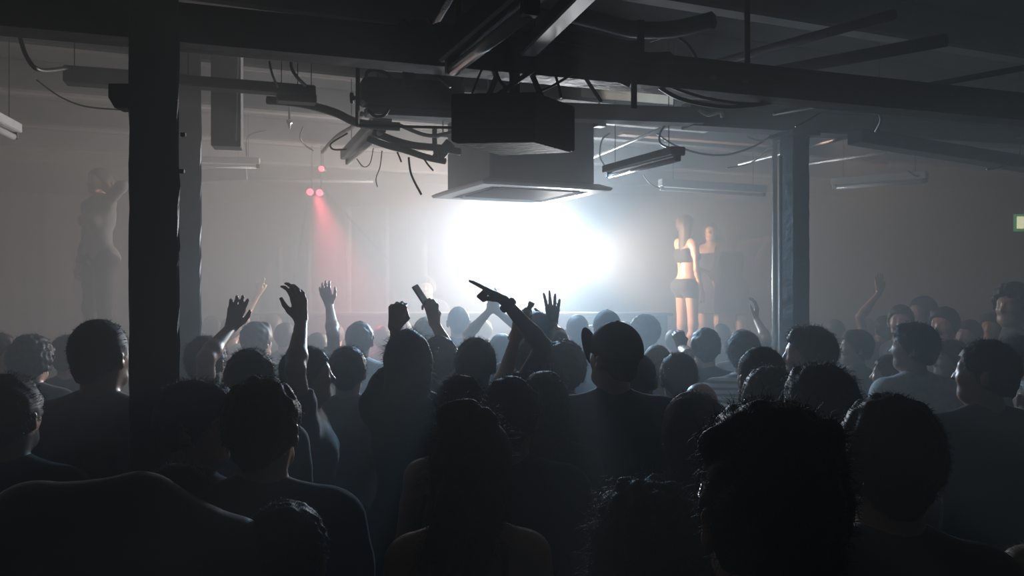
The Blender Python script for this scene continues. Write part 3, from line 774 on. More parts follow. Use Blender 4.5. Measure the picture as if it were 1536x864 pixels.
# ------------------------------------------------------------ fluorescent battens, none of them lit
def batten(a, b, label, w=.06, h=.05, reflector=False, tube=True, body='white_metal', name='fluorescent_lamp', hang=True, down=UP):
    a, b = Vector(a), Vector(b); d = (b - a).normalized(); mid = (a + b) / 2
    root = empty(name, mid); tag(root, label, 'lamp')
    side = d.cross(UP).normalized(); up = side.cross(d)
    MB().bar(a, b, w, h, bev=.006).build('housing', M[body], root)
    if reflector:
        for s in (-1, 1):
            MB().bar(a + side * s * w * .9 - up * h * .35, b + side * s * w * .9 - up * h * .35, w * .9, .004, up=(up + side * s * .6).normalized(), bev=.001).build('reflector', M[body], root)
    if tube:
        q = -up * (h / 2 + .022)
        MB().tube([a + d * .03 + q, b - d * .03 + q], .016, 12).build('tube', M['tube'], root, smooth=True)
        for e, s in ((a, 1), (b, -1)): MB().bar(e + d * s * .002 - up * (h / 2 - .004), e + d * s * .032 - up * (h / 2 - .004), .036, .075, bev=.004).build('end_cap', M['black_plastic' if s < 0 else 'white_metal'], root)
    if hang:
        for t in (.12, .88):
            p = a.lerp(b, t); MB().tube([p + up * h / 2, Vector((p.x, p.y, CEIL))], .0025, 6).build('hanger_wire', M['cable'], root)
    return root
batten(at(676, 76, 2.35), at(800, -30, 1.75), 'long dark tube lamp pointing out of the top of the view, bright lower edge', hang=False, body='black_plastic', w=.07, h=.07)
batten(at(792, 74, 2.96), at(905, -40, 2.2), 'dark tube lamp crossing the top beside the bright-edged one', body='black_plastic', w=.06, h=.05, tube=False)
batten(at(522, 233, 5.6), at(574, 180, 4.5), 'pale tube lamp tilted down under the wire bundle left of the speaker', w=.10, h=.06)
batten(at(912, 254, 5.9), at(1018, 226, 4.9), 'round-ended tube lamp hanging right of the air-conditioner', body='grey_metal', w=.09, h=.05, hang=True)
batten(at(990, 274, 8.0), at(1148, 284, 8.3), 'long pale tube lamp over the podium dancers', hang=True, w=.09, h=.07)
batten(at(1249, 273, 7.4), at(1391, 262, 6.9), 'bright white tube lamp hanging alone right of the square column', hang=True, w=.09, h=.06)
batten(at(-60, 150, 3.6), at(22, 192, 4.4), 'cream tube lamp poking in at the left edge of the view', w=.07, h=.05)
batten(at(97, 113, 4.1), at(215, 122, 4.2), 'dusty box lamp fixed left of the thick black column', body='joist', w=.10, h=.08, tube=False)
batten(at(255, 121, 4.05), at(471, 138, 4.35), 'dark box lamp running right from behind the thick column', body='steel_dark', w=.09, h=.05, tube=False)
batten(at(415, 146, 4.3), at(474, 150, 4.36), 'short dark lamp end box below the dark box lamp', body='black_plastic', w=.09, h=.045, tube=False)
batten(at(690, 163, 4.85), at(1053, 176, 5.0), 'long dark trunking box behind the speaker', body='joist', w=.12, h=.09, tube=False)
batten(at(1282, 205, 5.0), at(1560, 250, 5.6), 'long dusty grey box lamp reaching the right edge', body='joist', w=.12, h=.08, tube=False)
batten(at(240, 238, 7.0), at(390, 242, 7.2), 'faint pale tube lamp in the haze right of the thick column', w=.08, h=.05)
batten(at(268, 266, 8.0), at(370, 262, 8.2), 'faint square box lamp in the haze under the pale tube lamp', w=.16, h=.12, tube=False, body='grey_metal')
# warm timbers near the stage, plus two strips made translucent to glow
for i, (a, b, w, m, lb) in enumerate((((930, 200, 7.2), (1152, 217, 7.8), .10, 'warm_wood', 'orange-toned timber batten above the stage'),
                                   ((862, 72, 4.2), (1046, 100, 4.5), .006, 'backlit_strip', 'bright lit board seen over the steel beam'),
                                   ((872, 138, 5.3), (1010, 150, 5.5), .006, 'backlit_strip', 'bright backlit strip of board above the trunking box'),
                                   ((880, 181, 6.6), (1060, 196, 7.0), .07, 'white_metal', 'pale rail right of the air-conditioner'),
                                   ((1190, 228, 7.8), (1330, 245, 8.1), .06, 'warm_wood', 'brownish timber above the white tube lamp'),
                                   ((560, 100, 3.9), (690, 108, 3.95), .03, 'white_metal', 'perforated pale rail above the framed lamp'),
                                   ((367, 22, 4.7), (640, 58, 5.0), .16, 'joist', 'pale dusty board above the beam right of the column'))):
    beam_obj('timber_batten', at(*a), at(*b), w, .06 if m == 'backlit_strip' else .03, M[m], lb, 'board')
# pipes and conduits
def pipe(a, b, r, m, label):
    a, b = at(*a), at(*b); o = MB().tube([a, a.lerp(b, .5), b], r, 10).build('pipe', M[m], smooth=True, origin=a.lerp(b, .5)); tag(o, label, 'pipe')
pipe((1040, 104, 4.6), (1340, 22, 3.3), .02, 'grey_metal', 'long grey pipe rising to the right above the steel beam')
pipe((1052, 128, 4.4), (1420, 60, 3.6), .028, 'steel_dark', 'dark pipe rising to the right beside the long grey pipe')
pipe((890, 236, 7.6), (1022, 180, 5.6), .012, 'white_metal', 'thin bright conduit sloping above the round-ended tube lamp')
pipe((1108, 247, 6.6), (1284, 203, 5.2), .009, 'white_metal', 'thin pale conduit above the square column')
pipe((1210, 246, 7.5), (1328, 229, 6.8), .016, 'foil', 'rough bright conduit above the white tube lamp')
pipe((1160, 170, 4.6), (1536, 102, 3.9), .014, 'steel_dark', 'faint dark pipe climbing to the right edge')
pipe((640, 60, 3.6), (680, -10, 3.0), .012, 'foil', 'short shiny pipe at the top left of the tube lamps')
pipe((830, 40, 3.4), (880, -20, 2.8), .010, 'foil', 'short shiny pipe at the top right of the tube lamps')
pipe((240, 268, 9.2), (560, 272, 9.4), .02, 'grey_metal', 'hazy lighting bar above the stage')

# ------------------------------------------------------------ framed lamp (yoke with body)
root = empty('framed_lamp', at(615, 140, 3.6)); tag(root, 'dark box lamp inside a thin square yoke left of the speaker', 'lamp')
A, B, C_, D_ = at(537, 95, 3.55), at(693, 108, 3.7), at(536, 188, 3.55), at(696, 192, 3.7)
MB().tube([A, B], .005, 6).build('yoke_rail', M['white_metal'], root); MB().tube([C_, D_], .006, 6).build('yoke_rail', M['steel_dark'], root)
MB().bar(A + Vector((0, 0, .005)), C_ - Vector((0, 0, .005)), .012, .035, up=Vector((0, 1, 0))).build('yoke_arm', M['steel_dark'], root)
MB().bar(B, D_, .012, .035, up=Vector((0, 1, 0))).build('yoke_arm', M['steel_dark'], root)
MB().bar(at(541, 138, 3.57), at(692, 146, 3.7), .13, .105, bev=.012).build('lamp_body', M['black_plastic'], root)
MB().bar(at(548, 167, 3.62), at(690, 174, 3.75), .09, .035, bev=.006).build('reflector', M['ac_body'], root)
kn = MB().tube([at(537, 147, 3.55), at(530, 147, 3.55)], .008, 8); kn.tube([at(530, 147, 3.55), at(526, 147, 3.55)], .022, 12); kn.build('knob', M['black_plastic'], root, smooth=True)
cable([at(549, 122, 3.5), at(551, 108, 3.48), at(565, 105, 3.47), at(582, 112, 3.5), at(590, 124, 3.54)], .007, label='black loop of cable on top of the framed lamp')
cable([at(553, 165, 3.5), at(562, 174, 3.48), at(576, 173, 3.48), at(583, 164, 3.52)], .006, label='small black cable loop under the framed lamp')
for i, px in enumerate((608, 617)):
    p = at(px, 112, 3.5); o = MB().tube([p + UP * .10, p + UP * .02, p - UP * .045], [.006, .012, .014], 8).build('cable_plug', M['black_plastic'], smooth=True, origin=p); tag(o, ['left', 'right'][i] + ' one of two dark plugs on the framed lamp', 'plug')

# ------------------------------------------------------------ wedge speaker hanging from the beam
k = 1.2; zb = CAMZ + .4365 * k
pl = [(-.175 * k, 2.5 * k), (.067 * k, 2.48 * k), (.193 * k, 2.67 * k), (-.038 * k, 2.735 * k)]
root = empty('hanging_speaker', (.01, 2.6 * k, zb)); tag(root, 'black wedge-shaped box speaker hanging centrally from the steel beam', 'speaker')
def inset(pl, q):
    c = (sum(p[0] for p in pl) / 4, sum(p[1] for p in pl) / 4); return [(c[0] + (p[0] - c[0]) * q, c[1] + (p[1] - c[1]) * q) for p in pl]
mb = MB(); H_ = .168; rings = [(1 - .03, zb), (1, zb + .006), (1, zb + H_ - .006), (1 - .03, zb + H_)]
vs = []
for q, z in rings: vs += [(p[0], p[1], z) for p in inset(pl, q)]
mb.add(vs, [(0, 1, 2, 3)[::-1], (12, 13, 14, 15)] + [(r * 4 + j, r * 4 + (j + 1) % 4, r * 4 + 4 + (j + 1) % 4, r * 4 + 4 + j) for r in range(3) for j in range(4)])
mb.build('cabinet', M['black_plastic'], root)
MB().prism(inset(pl, .93), zb - .004, zb + .002).build('bottom_board', M['raw_wood'], root)
top = Vector((.01, 2.58 * k, zb + H_)); mb = MB().tube([top, top + UP * .16], .020, 10).tube([top, top + UP * .012], .045, 12)
mb.build('mounting_post', M['steel_dark'], root, smooth=True)
for s in (-1, 1): MB().bar(top + Vector((s * .10, 0, 0)), top + Vector((s * .02, .05, .20)), .006, .02).build('stay', M['steel_dark'], root)

# ------------------------------------------------------------ air-conditioner cassette
cx, cy = (778 - CX) / F * 6.2, 6.2; zA = 2.655; T = Matrix.Translation((cx, cy, 0)) @ Matrix.Rotation(R(25), 4, 'Z')
root = empty('air_conditioner', (cx, cy, zA)); tag(root, 'pale square ceiling air-conditioner hanging behind the speaker', 'air conditioner')
tb = lambda p: T @ Vector(p)
MB().box(None, (.79, .79, .50), mtx=T @ Matrix.Translation((0, 0, zA + .30)), bev=.01).build('casing', M['ac_body'], root)
mb = MB(); a_ = .485; q_ = .37
vs = [(x, y, z) for (s, z) in ((a_ - .01, zA), (a_, zA + .012), (a_, zA + .022), (.42, zA + .05)) for (x, y) in ((-s, -s), (s, -s), (s, s), (-s, s))]
mb.add([tb(v) for v in vs], [(r * 4 + j, r * 4 + (j + 1) % 4, r * 4 + 4 + (j + 1) % 4, r * 4 + 4 + j) for r in range(3) for j in range(4)] + [(15, 14, 13, 12)])
for j, (x0, y0, x1, y1) in enumerate(((-a_ + .01, -a_ + .01, a_ - .01, -q_), (-a_ + .01, q_, a_ - .01, a_ - .01), (-a_ + .01, -q_, -q_, q_), (q_, -q_, a_ - .01, q_))):
    mb.add([tb(v) for v in ((x0, y0, zA), (x1, y0, zA), (x1, y1, zA), (x0, y1, zA))], [(3, 2, 1, 0)])
mb.build('fascia', M['white_metal'], root)
for j in range(4):
    Tj = T @ Matrix.Rotation(j * math.pi / 2, 4, 'Z')
    MB().box(None, (.60, .05, .008), mtx=Tj @ Matrix.Translation((0, -.335, zA + .004)) @ Matrix.Rotation(R(18), 4, 'X'), bev=.002).build('louvre', M['white_metal'], root)
mb = MB()
for j in range(-7, 8): mb.box(None, (.60, .008, .012), mtx=T @ Matrix.Translation((0, j * .04, zA + .006)), bev=.001)
for j in range(-3, 4): mb.box(None, (.008, .60, .010), mtx=T @ Matrix.Translation((j * .085, 0, zA + .008)), bev=.001)
mb.box(None, (.62, .62, .006), mtx=T @ Matrix.Translation((0, 0, zA + .03)), bev=.001); mb.build('grille', M['grey_metal'], root)
for (x, y) in ((-.42, -.42), (.42, -.42), (.42, .42), (-.42, .42)):
    p = tb((x, y, 0)); MB().tube([Vector((p.x, p.y, zA + .45)), Vector((p.x, p.y, CEIL))], .006, 8).build('hanger_rod', M['bright_metal'], root)
    MB().box(None, (.07, .07, .03), mtx=T @ Matrix.Translation((x, y, zA + .46)), bev=.004).build('mounting_lug', M['grey_metal'], root)

# ------------------------------------------------------------ cables everywhere
cab = [
 ([(30, 55, 3.3), (40, 85, 3.25), (60, 105, 3.3), (100, 102, 3.9)], .009, 'cable', 'thick black cable swooping to the dusty box lamp at the far left'),
 ([(55, 120, 4.2), (90, 145, 4.2), (130, 160, 4.2), (190, 165, 4.2)], .004, 'cable', 'thin sagging cable left of the thick column'),
 ([(404, 92, 4.0), (408, 110, 4.0), (416, 130, 4.1)], .006, 'cable', 'short knotted wire above the dark box lamp'),
 ([(437, 75, 3.9), (437, 100, 3.95), (445, 115, 4.0), (458, 128, 4.1)], .008, 'cable', 'black cable curving into the end of the dark box lamp'),
 ([(400, 150, 4.6), (450, 155, 4.6), (500, 168, 4.5), (540, 185, 4.4), (600, 190, 4.4)], .022, 'steel_dark', 'thick dark hose sagging left of the framed lamp'),
 ([(560, 198, 4.6), (590, 210, 4.6), (620, 218, 4.65), (660, 222, 4.7), (690, 228, 4.75)], .020, 'steel_dark', 'upper dark cable tray bundle under the framed lamp'),
 ([(552, 208, 4.6), (580, 218, 4.6), (610, 226, 4.65), (640, 236, 4.7), (668, 242, 4.75)], .018, 'steel_dark', 'lower dark cable tray bundle under the framed lamp'),
 ([(655, 238, 4.75), (662, 230, 4.75), (676, 214, 4.75)], .034, 'steel_dark', 'dark clump where the cable bundles end by the air-conditioner'),
 ([(652, 190, 4.7), (652, 215, 4.7), (655, 238, 4.7)], .014, 'grey_metal', 'grey upright drop beside the clump of cable'),
 ([(600, 188, 4.5), (640, 203, 4.5), (672, 200, 4.5), (700, 190, 4.5)], .010, 'cable_light', 'pale cable sagging below the framed lamp'),
 ([(613, 236, 4.5), (617, 262, 4.5), (632, 292, 4.5)], .006, 'cable', 'loose dark wire dangling straight down under the cable bundles'),
 ([(573, 226, 4.8), (570, 250, 4.8), (564, 268, 4.8), (566, 280, 4.8)], .003, 'cable', 'thin wavy wire dangling left of the loose dark wire'),
 ([(560, 222, 4.9), (555, 245, 4.9), (545, 250, 4.9), (535, 238, 4.9)], .003, 'cable', 'thin looping wire near the tilted pale tube lamp'),
 ([(596, 228, 4.6), (602, 243, 4.6)], .005, 'cable', 'tiny wire stub under the cable bundles'),
 ([(636, 238, 4.6), (642, 247, 4.6), (650, 256, 4.6)], .005, 'cable', 'short wire hooked beside the clump of cable'),
 ([(521, 200, 4.6), (497, 215, 4.7), (500, 224, 4.7), (520, 224, 4.7)], .005, 'cable', 'small dark wire loop at the tilted tube lamp end'),
 ([(543, 170, 4.4), (528, 190, 4.6), (505, 205, 4.8), (484, 228, 5.2)], .012, 'foil', 'crumpled shiny lead left of the tilted tube lamp'),
 ([(640, 94, 3.1), (655, 112, 3.1), (675, 130, 3.2)], .007, 'cable', 'black cable slanting down left of the speaker'),
 ([(725, 98, 3.0), (716, 120, 3.0), (707, 143, 3.05)], .004, 'cable', 'thin wire slanting to the speaker top, left side'),
 ([(742, 98, 3.0), (748, 118, 3.0), (757, 130, 3.0), (757, 143, 3.0)], .006, 'cable', 'knotted wire running down to the speaker top'),
 ([(800, 105, 3.0), (775, 122, 3.0), (746, 143, 3.05)], .009, 'cable', 'thick lead crossing behind the speaker post'),
 ([(860, 110, 3.1), (830, 128, 3.1), (798, 142, 3.1)], .005, 'cable', 'thin wire slanting to the speaker top, right side'),
 ([(832, 108, 3.1), (838, 130, 3.1), (842, 147, 3.1)], .005, 'cable', 'straight thin wire above the right end of the speaker'),
 ([(875, 112, 3.15), (888, 132, 3.15), (902, 153, 3.15)], .007, 'cable', 'straight dark wire slanting right of the speaker'),
 ([(920, 118, 3.2), (945, 128, 3.2)], .008, 'cable', 'short dark stub under the steel beam'),
 ([(980, 125, 3.3), (1020, 148, 3.3), (1080, 160, 3.4), (1130, 158, 3.5), (1168, 152, 3.6)], .008, 'cable', 'lower of two long cables sagging under the steel beam'),
 ([(1000, 128, 3.3), (1050, 145, 3.3), (1110, 155, 3.45), (1165, 155, 3.6)], .006, 'cable', 'upper of two long cables sagging under the steel beam'),
 ([(1000, 185, 5.6), (990, 200, 5.5), (991, 215, 5.4), (1005, 222, 5.3)], .007, 'cable', 'black cable hooking down into the round-ended tube lamp'),
 ([(985, 200, 6.0), (1010, 217, 6.0), (1050, 230, 6.0), (1090, 232, 6.0), (1130, 220, 6.0), (1155, 205, 6.0)], .007, 'cable', 'long sagging cable right of the round-ended tube lamp'),
 ([(915, 200, 6.2), (903, 210, 6.2), (900, 235, 6.2), (910, 252, 6.2)], .006, 'cable_light', 'pale looping cable at the far end of the round-ended lamp'),
 ([(1090, 252, 6.2), (1125, 245, 6.2), (1150, 225, 6.0), (1180, 203, 5.8)], .005, 'cable_light', 'pale cable rising left of the square column'),
 ([(1120, 205, 5.5), (1143, 211, 5.5), (1170, 200, 5.4)], .005, 'cable_light', 'small pale cable loop above the long sagging cable'),
 ([(1193, 190, 4.4), (1210, 182, 4.4), (1231, 169, 4.4)], .005, 'cable_light', 'short bright wire above the pale conduit'),
 ([(1312, 160, 4.6), (1322, 178, 4.6), (1314, 197, 4.7)], .009, 'cable', 'dark wire tangle dropping to the grey box lamp'),
 ([(1480, 254, 5.4), (1500, 251, 5.4), (1512, 243, 5.4)], .006, 'cable_light', 'bright bent wire near the right edge'),
 ([(1526, 207, 5.0), (1545, 203, 5.0)], .006, 'cable_light', 'bright wire end touching the right edge'),
 ([(1362, 256, 6.9), (1375, 264, 6.9), (1388, 260, 6.9)], .006, 'cable', 'short black cable loop on the bright white tube lamp'),
 ([(965, 262, 8.0), (975, 275, 8.0), (990, 283, 8.0)], .006, 'cable', 'faint cable left of the long pale tube lamp'),
 ([(848, 30, 3.3), (850, 52, 3.3), (856, 68, 3.3)], .006, 'cable', 'thin wire curving down beside the dark tube lamps'),
 ([(1010, 50, 3.9), (1032, 68, 3.9), (1045, 90, 3.9), (1040, 108, 3.9)], .008, 'cable', 'dark arc of cable above the right part of the steel beam'),
 ([(975, 62, 3.9), (1010, 50, 3.9)], .006, 'foil', 'short bright rod above the steel beam'),
 ([(850, 20, 3.6), (900, 32, 3.6), (950, 44, 3.6), (1010, 44, 3.6), (1070, 30, 3.5)], .035, 'steel_dark', 'fat dark hose sagging along the top of the view'),
 ([(642, 25, 3.2), (650, 42, 3.2), (662, 58, 3.2)], .006, 'cable', 'wire tangle left of the bright-edged tube lamp'),
 ([(455, 190, 6.5), (450, 205, 6.5), (458, 218, 6.6), (470, 226, 6.6)], .005, 'cable', 'faint thin wire in the haze left of the red lamps'),
 ([(370, 235, 7.0), (372, 205, 7.0), (400, 195, 7.0)], .006, 'cable', 'faint wire loop above the pale tube lamp in the haze'),
 ([(1048, 165, 4.9), (1062, 172, 4.9), (1080, 168, 4.9), (1084, 176, 4.9)], .012, 'foil', 'crumpled foil tape at the end of the trunking box'),
 ([(1100, 158, 5.2), (1110, 152, 5.2), (1118, 149, 5.2)], .012, 'foil', 'small foil scrap above the crumpled foil tape'),
 ([(782, 70, 3.0), (792, 64, 3.0), (804, 62, 3.0), (809, 68, 3.0)], .010, 'foil', 'glinting foil knot on top of the steel beam'),
 ([(733, 60, 2.9), (741, 54, 2.9), (748, 50, 2.9)], .008, 'foil', 'glinting bit of foil beside the bright-edged tube lamp'),
]
for pts, r, m, lb in cab: cable([at(*p) for p in pts], r, m, lb)
p = at(434, 180, 6.0)
root = empty('sprinkler', p); tag(root, 'small bright sprinkler head hanging in the haze left of the framed lamp', 'sprinkler')
MB().tube([p + UP * .35, p], .008, 8).build('pipe', M['grey_metal'], root); MB().tube([p, p - UP * .02, p - UP * .03, p - UP * .06], [.02, .02, .01, .006], 10).build('nozzle', M['bright_metal'], root, smooth=True)
# exit sign at the right edge
p = at(1540, 334, 9.6)
root = empty('exit_sign', p); tag(root, 'lit green and white exit sign at the right edge', 'sign')
Tm = Matrix.Translation(p) @ Matrix.Rotation(R(-8), 4, 'Z')
MB().box(None, (.26, .05, .19), mtx=Tm, bev=.004).build('housing', M['exit_green'], root)
MB().box(None, (.075, .004, .135), mtx=Tm @ Matrix.Translation((-.075, -.027, 0)), bev=.001).build('door_pictogram', M['exit_white'], root)
mb = MB(); 
for (a, b, r) in (((.03, .035), (.03, .036), .013), ((.025, .02), (.012, -.015), .010), ((.012, -.015), (.03, -.035), .007), ((.03, -.035), (.02, -.06), .006), ((.012, -.015), (-.008, -.035), .007), ((-.008, -.035), (-.025, -.03), .006), ((.024, .015), (.045, .0), .005), ((.024, .015), (.0, .012), .005)):
    mb.tube([Tm @ Vector((a[0] + .01, -.028, a[1])), Tm @ Vector((b[0] + .0101, -.028, b[1]))], r, 8)
mb.build('running_figure', M['exit_white'], root, smooth=True)
MB().tube([p + UP * .09, Vector((p.x, p.y, CEIL))], .006, 6).build('hanger_rod', M['grey_metal'], root)

# ------------------------------------------------------------ stage
YS = 8.9
root = empty('stage_desk', (1.2 * 0, YS, 0)); tag(root, 'long dark desk along the front of the stage under the glare', 'desk')
MB().box((-.50, YS + .3, .86), (4.2, .6, 1.72), bev=.01).build('front_panel', M['stage_black'], root)
MB().box((-.50, YS + .29, 1.735), (4.3, .68, .03), bev=.006).build('desk_top', M['grey_metal'], root)
o = MB().box(None, (4.9, 2.0, 1.12), mtx=Matrix.Translation((4.20, 10.1, .56)), bev=.02).build('podium', M['stage_black'], origin=(4.20, 10.1, 0)); tag(o, 'black podium under the dancers at the right of the stage', 'podium')
o = MB().box(None, (1.6, 1.0, 1.33), mtx=Matrix.Translation((-3.63, 7.7, .665)), bev=.02).build('podium', M['stage_black'], origin=(-3.63, 7.7, 0)); tag(o, 'black podium under the hazy figure at the left', 'podium')
o = MB().box(None, (4.3, 1.3, .40), mtx=Matrix.Translation((-.5, 10.2, .20)), bev=.02).build('stage', M['stage_black'], origin=(-.5, 10.2, 0)); tag(o, 'low stage floor behind the long desk', 'stage')
for i, px in enumerate((463, 523, 580, 637, 420)):
    p = at(px, 400, 10.2 - .25 * abs(i - 2) * 0)
    o = MB().tube([Vector((p.x, p.y, .40 if px > 430 else 0)), Vector((p.x, p.y, 2.95 if px > 430 else 2.5))], .032, 12).build('truss_post', M['joist'], smooth=True, origin=(p.x, p.y, .4))
    tag(o, ['pale upright post left of the red haze beam', 'pale upright post in the red-tinted haze', 'brightest pale upright post behind the stage desk', 'pale upright post behind the raised phone', 'faint upright post left of the red lamps'][i], 'post')
# backdrop curtain
n = 160; vs = []
for i in range(n + 1):
    u = -5.0 + 8.5 * i / n; v = VF - .25 + .02 * math.sin(i * 1.9) + .02 * math.sin(i * .7)
    vs += [rm(u, v, .02), rm(u, v, 3.1)]
o = MB().add(vs, [(2 * i, 2 * i + 2, 2 * i + 3, 2 * i + 1) for i in range(n)]).build('backdrop_curtain', M['drape'], smooth=True, origin=rm(-.7, VF - .25, 0))
sm = o.modifiers.new('s', 'SOLIDIFY'); sm.thickness = .012
tag(o, 'pleated pale curtain hanging behind the stage', 'curtain')
# lamps of the stage
LP = at(846, 382, 9.7)
root = empty('stage_lamp', LP); tag(root, 'blinding white stage lamp at the centre of the glare', 'lamp')
aim = (Vector((-.25, 0, 1.9)) - LP).normalized()
q = aim.to_track_quat('Z', 'Y').to_matrix().to_4x4(); Tl = Matrix.Translation(LP) @ q
mb = MB(); mb.tube([Tl @ Vector((0, 0, -.32)), Tl @ Vector((0, 0, -.30)), Tl @ Vector((0, 0, -.05)), Tl @ Vector((0, 0, -.02))], [.08, .15, .19, .20], 24); mb.build('lamp_housing', M['black_plastic'], root, smooth=True)
mb = MB(); mb.tube([Tl @ Vector((0, 0, -.019)), Tl @ Vector((0, 0, -.012)), Tl @ Vector((0, 0, -.005))], [.185, .18, .12], 24); mb.build('lens', M['lamp_lens'], root, smooth=True)
MB().tube([LP + Vector((0, .15, .2)), Vector((LP.x, LP.y + .15, CEIL))], .015, 8).build('hanger_rod', M['steel_dark'], root)
for i, (px, py, d, r) in enumerate(((482, 253, 8.6, .028), (465, 288, 8.6, .034), (479, 289, 8.6, .034), (440, 498, 8.2, .0))):
    if r == 0: continue
    p = at(px, py, d); root = empty('red_lamp', p); tag(root, ['small red lamp glowing highest in the left haze', 'left one of two red lamps side by side in the haze', 'right one of two red lamps side by side in the haze'][i], 'lamp')
    MB().tube([p + Vector((0, .12, 0)), p + Vector((0, .10, 0)), p + Vector((0, .01, 0))], [r * .6, r * 1.1, r * 1.15], 16).build('lamp_housing', M['black_plastic'], root, smooth=True)
    MB().tube([p + Vector((0, .012, 0)), p, p - Vector((0, .008, 0))], [r, r, r * .6], 16).build('lens', M['red_led'], root, smooth=True)
    MB().tube([p + Vector((0, .08, r)), Vector((p.x, p.y + .08, CEIL))], .008, 6).build('hanger_rod', M['steel_dark'], root)
# ------------------------------------------------------------ the crowd
P_ = plan
# nearest row
P_('tall person nearest the camera seen from behind, tousled short dark hair, right of centre', 1155, 592, 206, hair='quiff', hc='black', top='tee', tc='charcoal', res='near', hyaw=4, glasses=True)
P_('large rounded head in dark shadow just right of the tousled nearest head', 1332, 584, 148, hair='short', hc='black', top='tee', tc='black', res='near', hyaw=-3, Rr='front')
P_('person with wide bushy curly brown hair left of the nearest tousled head', 968, 716, d=1.80, hair='bigcurly', hc='brown', top='tee', tc='black', fem=True, res='near', hyaw=6)
P_('woman with hair gathered up by a clip and bare shoulders, centre foreground', 703, 593, 122, hair='clip', hc='brown', top='tank', tc='black', fem=True, res='near', hyaw=18, yaw=8)
P_('person with close-cropped hair from behind in black t-shirt, left foreground', 395, 559, 100, hair='short', hc='brown', top='tee', tc='black', res='near', hyaw=-5)
P_('person in glasses looking to the right beside the thick black column', 292, 566, 116, hair='side', hc='black', top='tee', tc='black', res='near', yaw=-38, hyaw=-42, glasses=True, hpitch=6)
P_('short person low in the foreground with smooth dark hair, bottom left', 430, 746, 122, hair='short', hc='black', top='tee', tc='black', fem=True, res='near')
P_('bare-shouldered person bent forward in the bottom left corner, rim-lit back', 126, 748, d=1.42, hair='crop', hc='black', top='bare', bowed=True, res='near', hpitch=66, yaw=6, build=1.06, skin='dark', key='bent')
P_('fair-haired short person cut off in the bottom right corner', 1548, 812, 104, hair='bob', hc='fair', top='tee', tc='white', fem=True, res='mid')
# second row
P_('person with neat round dark hair directly behind the clipped-hair woman', 765, 560, 88, hair='short', hc='black', top='tee', tc='navy', res='mid', hyaw=-8)
P_('person in dark baseball cap with upturned peak pointing left', 921, 481, 86, hair='cap', hc='black', top='tee', tc='charcoal', res='near', hyaw=30, brim=26, bup=62, hpitch=-2, build=1.05)
P_('person partly hidden behind the cap wearer, ear and cheek showing right', 957, 528, 58, hair='crop', hc='black', skin='mid', top='tee', tc='charcoal', res='mid', hyaw=-20)
P_('dark-haired woman with bob between cap wearer and nearest tousled head', 1040, 583, 94, hair='bob', hc='black', top='tee', tc='black', fem=True, res='mid', hyaw=10)
P_('bald-headed person peeking over the dark bob haircut', 1050, 572, d=3.55, hair='bald', skin='light', top='tee', tc='grey', res='mid')
P_('person with thick flat-topped dark hair right above the nearest tousled head', 1229, 540, 106, hair='side', hc='black', top='tee', tc='charcoal', res='mid', hyaw=12)
P_('shaved-headed person with rim-lit scalp right of the striped shirt', 1140, 516, 62, hair='crop', hc='black', skin='mid', top='tee', tc='charcoal', res='mid', hyaw=14)
P_('lower dark head in front of the shaved rim-lit head', 1153, 545, 80, hair='short', hc='black', top='tee', tc='navy', res='mid', fem=True)
P_('person in pale striped t-shirt with short hair looking right', 1117, 494, 52, hair='short', hc='black', skin='mid', top='tee', tc='white', smat=striped(), res='mid', hyaw=-25, yaw=-10)
P_('person in left profile with lit forehead and nose, in front of the square column', 1212, 486, 80, hair='side', hc='black', top='tee', tc='charcoal', res='mid', yaw=30, hyaw=48)
P_('person in white t-shirt with lit left shoulder, dark hair, right side', 1370, 481, 66, hair='side', hc='black', top='tee', tc='white', res='mid', yaw=14, hyaw=38)
P_('person with curly hair just left of the cap wearer', 845, 508, 70, hair='curly', hc='brown', top='tee', tc='grey', res='mid')
P_('long-haired person in front of the curly head left of the cap', 815, 553, 75, hair='long', hc='brown', top='tee', tc='charcoal', fem=True, res='mid')
P_('small head with messy pinned-up hair left of the neat round head', 693, 560, 72, hair='updo', hc='brown', top='tank', tc='black', fem=True, res='mid')
P_('person pointing left over the crowd with raised arm and wristband', 714, 503, 60, hair='short', hc='black', skin='dark', top='tee', tc='black', res='mid',
   Rr=dict(w=(757, 452), dz=-.05, pole=(1, -.1, .25), fd=(-.80, 0, .50), pn=(-.45, 0, -.85), pose='point', hero=1), key='point')
P_('person holding up a phone in a raised hand', 660, 501, 54, hair='short', hc='brown', top='tee', tc='charcoal', res='mid',
   L=dict(w=(652, 486), pole=(.6, 0, -.7), fd=(-.15, 0, 1), pn=(-.5, .8, 0), pose='grip', hero=1), key='phone')
P_('long-haired woman with fist raised beside her head', 612, 491, 64, hair='long', hc='black', top='tee', tc='black', fem=True, res='mid',
   L=dict(w=(592, 492), pole=(-.1, .8, -.8), fd=(.15, 0, 1), pn=(0, 1, 0), pose='fist'))
P_('dark-haired person looking right with bare arm raised straight up', 463, 516, 78, hair='short', hc='black', skin='mid', top='tee', tc='charcoal', res='mid', yaw=-84, hyaw=9,
   Rr=dict(w=(452, 482), pole=(.12, -1, -.4), fd=(-.12, 0, 1), pn=(-.75, .65, 0), pose='relaxed', hero=1))
P_('smooth dark round head left of centre, in front of the raised spread hand', 376, 519, 72, hair='short', hc='black', top='tee', tc='navy', res='mid', fem=True)
P_('person with spread hand raised high left of centre', 311, 501, 58, hair='short', hc='black', skin='mid', top='tee', tc='charcoal', res='mid', yaw=-70, hyaw=62,
   Rr=dict(w=(346, 492), pole=(-.1, -1, -.4), fd=(.30, 0, 1), pn=(.25, -.95, 0), pose='relaxed', hero=1))
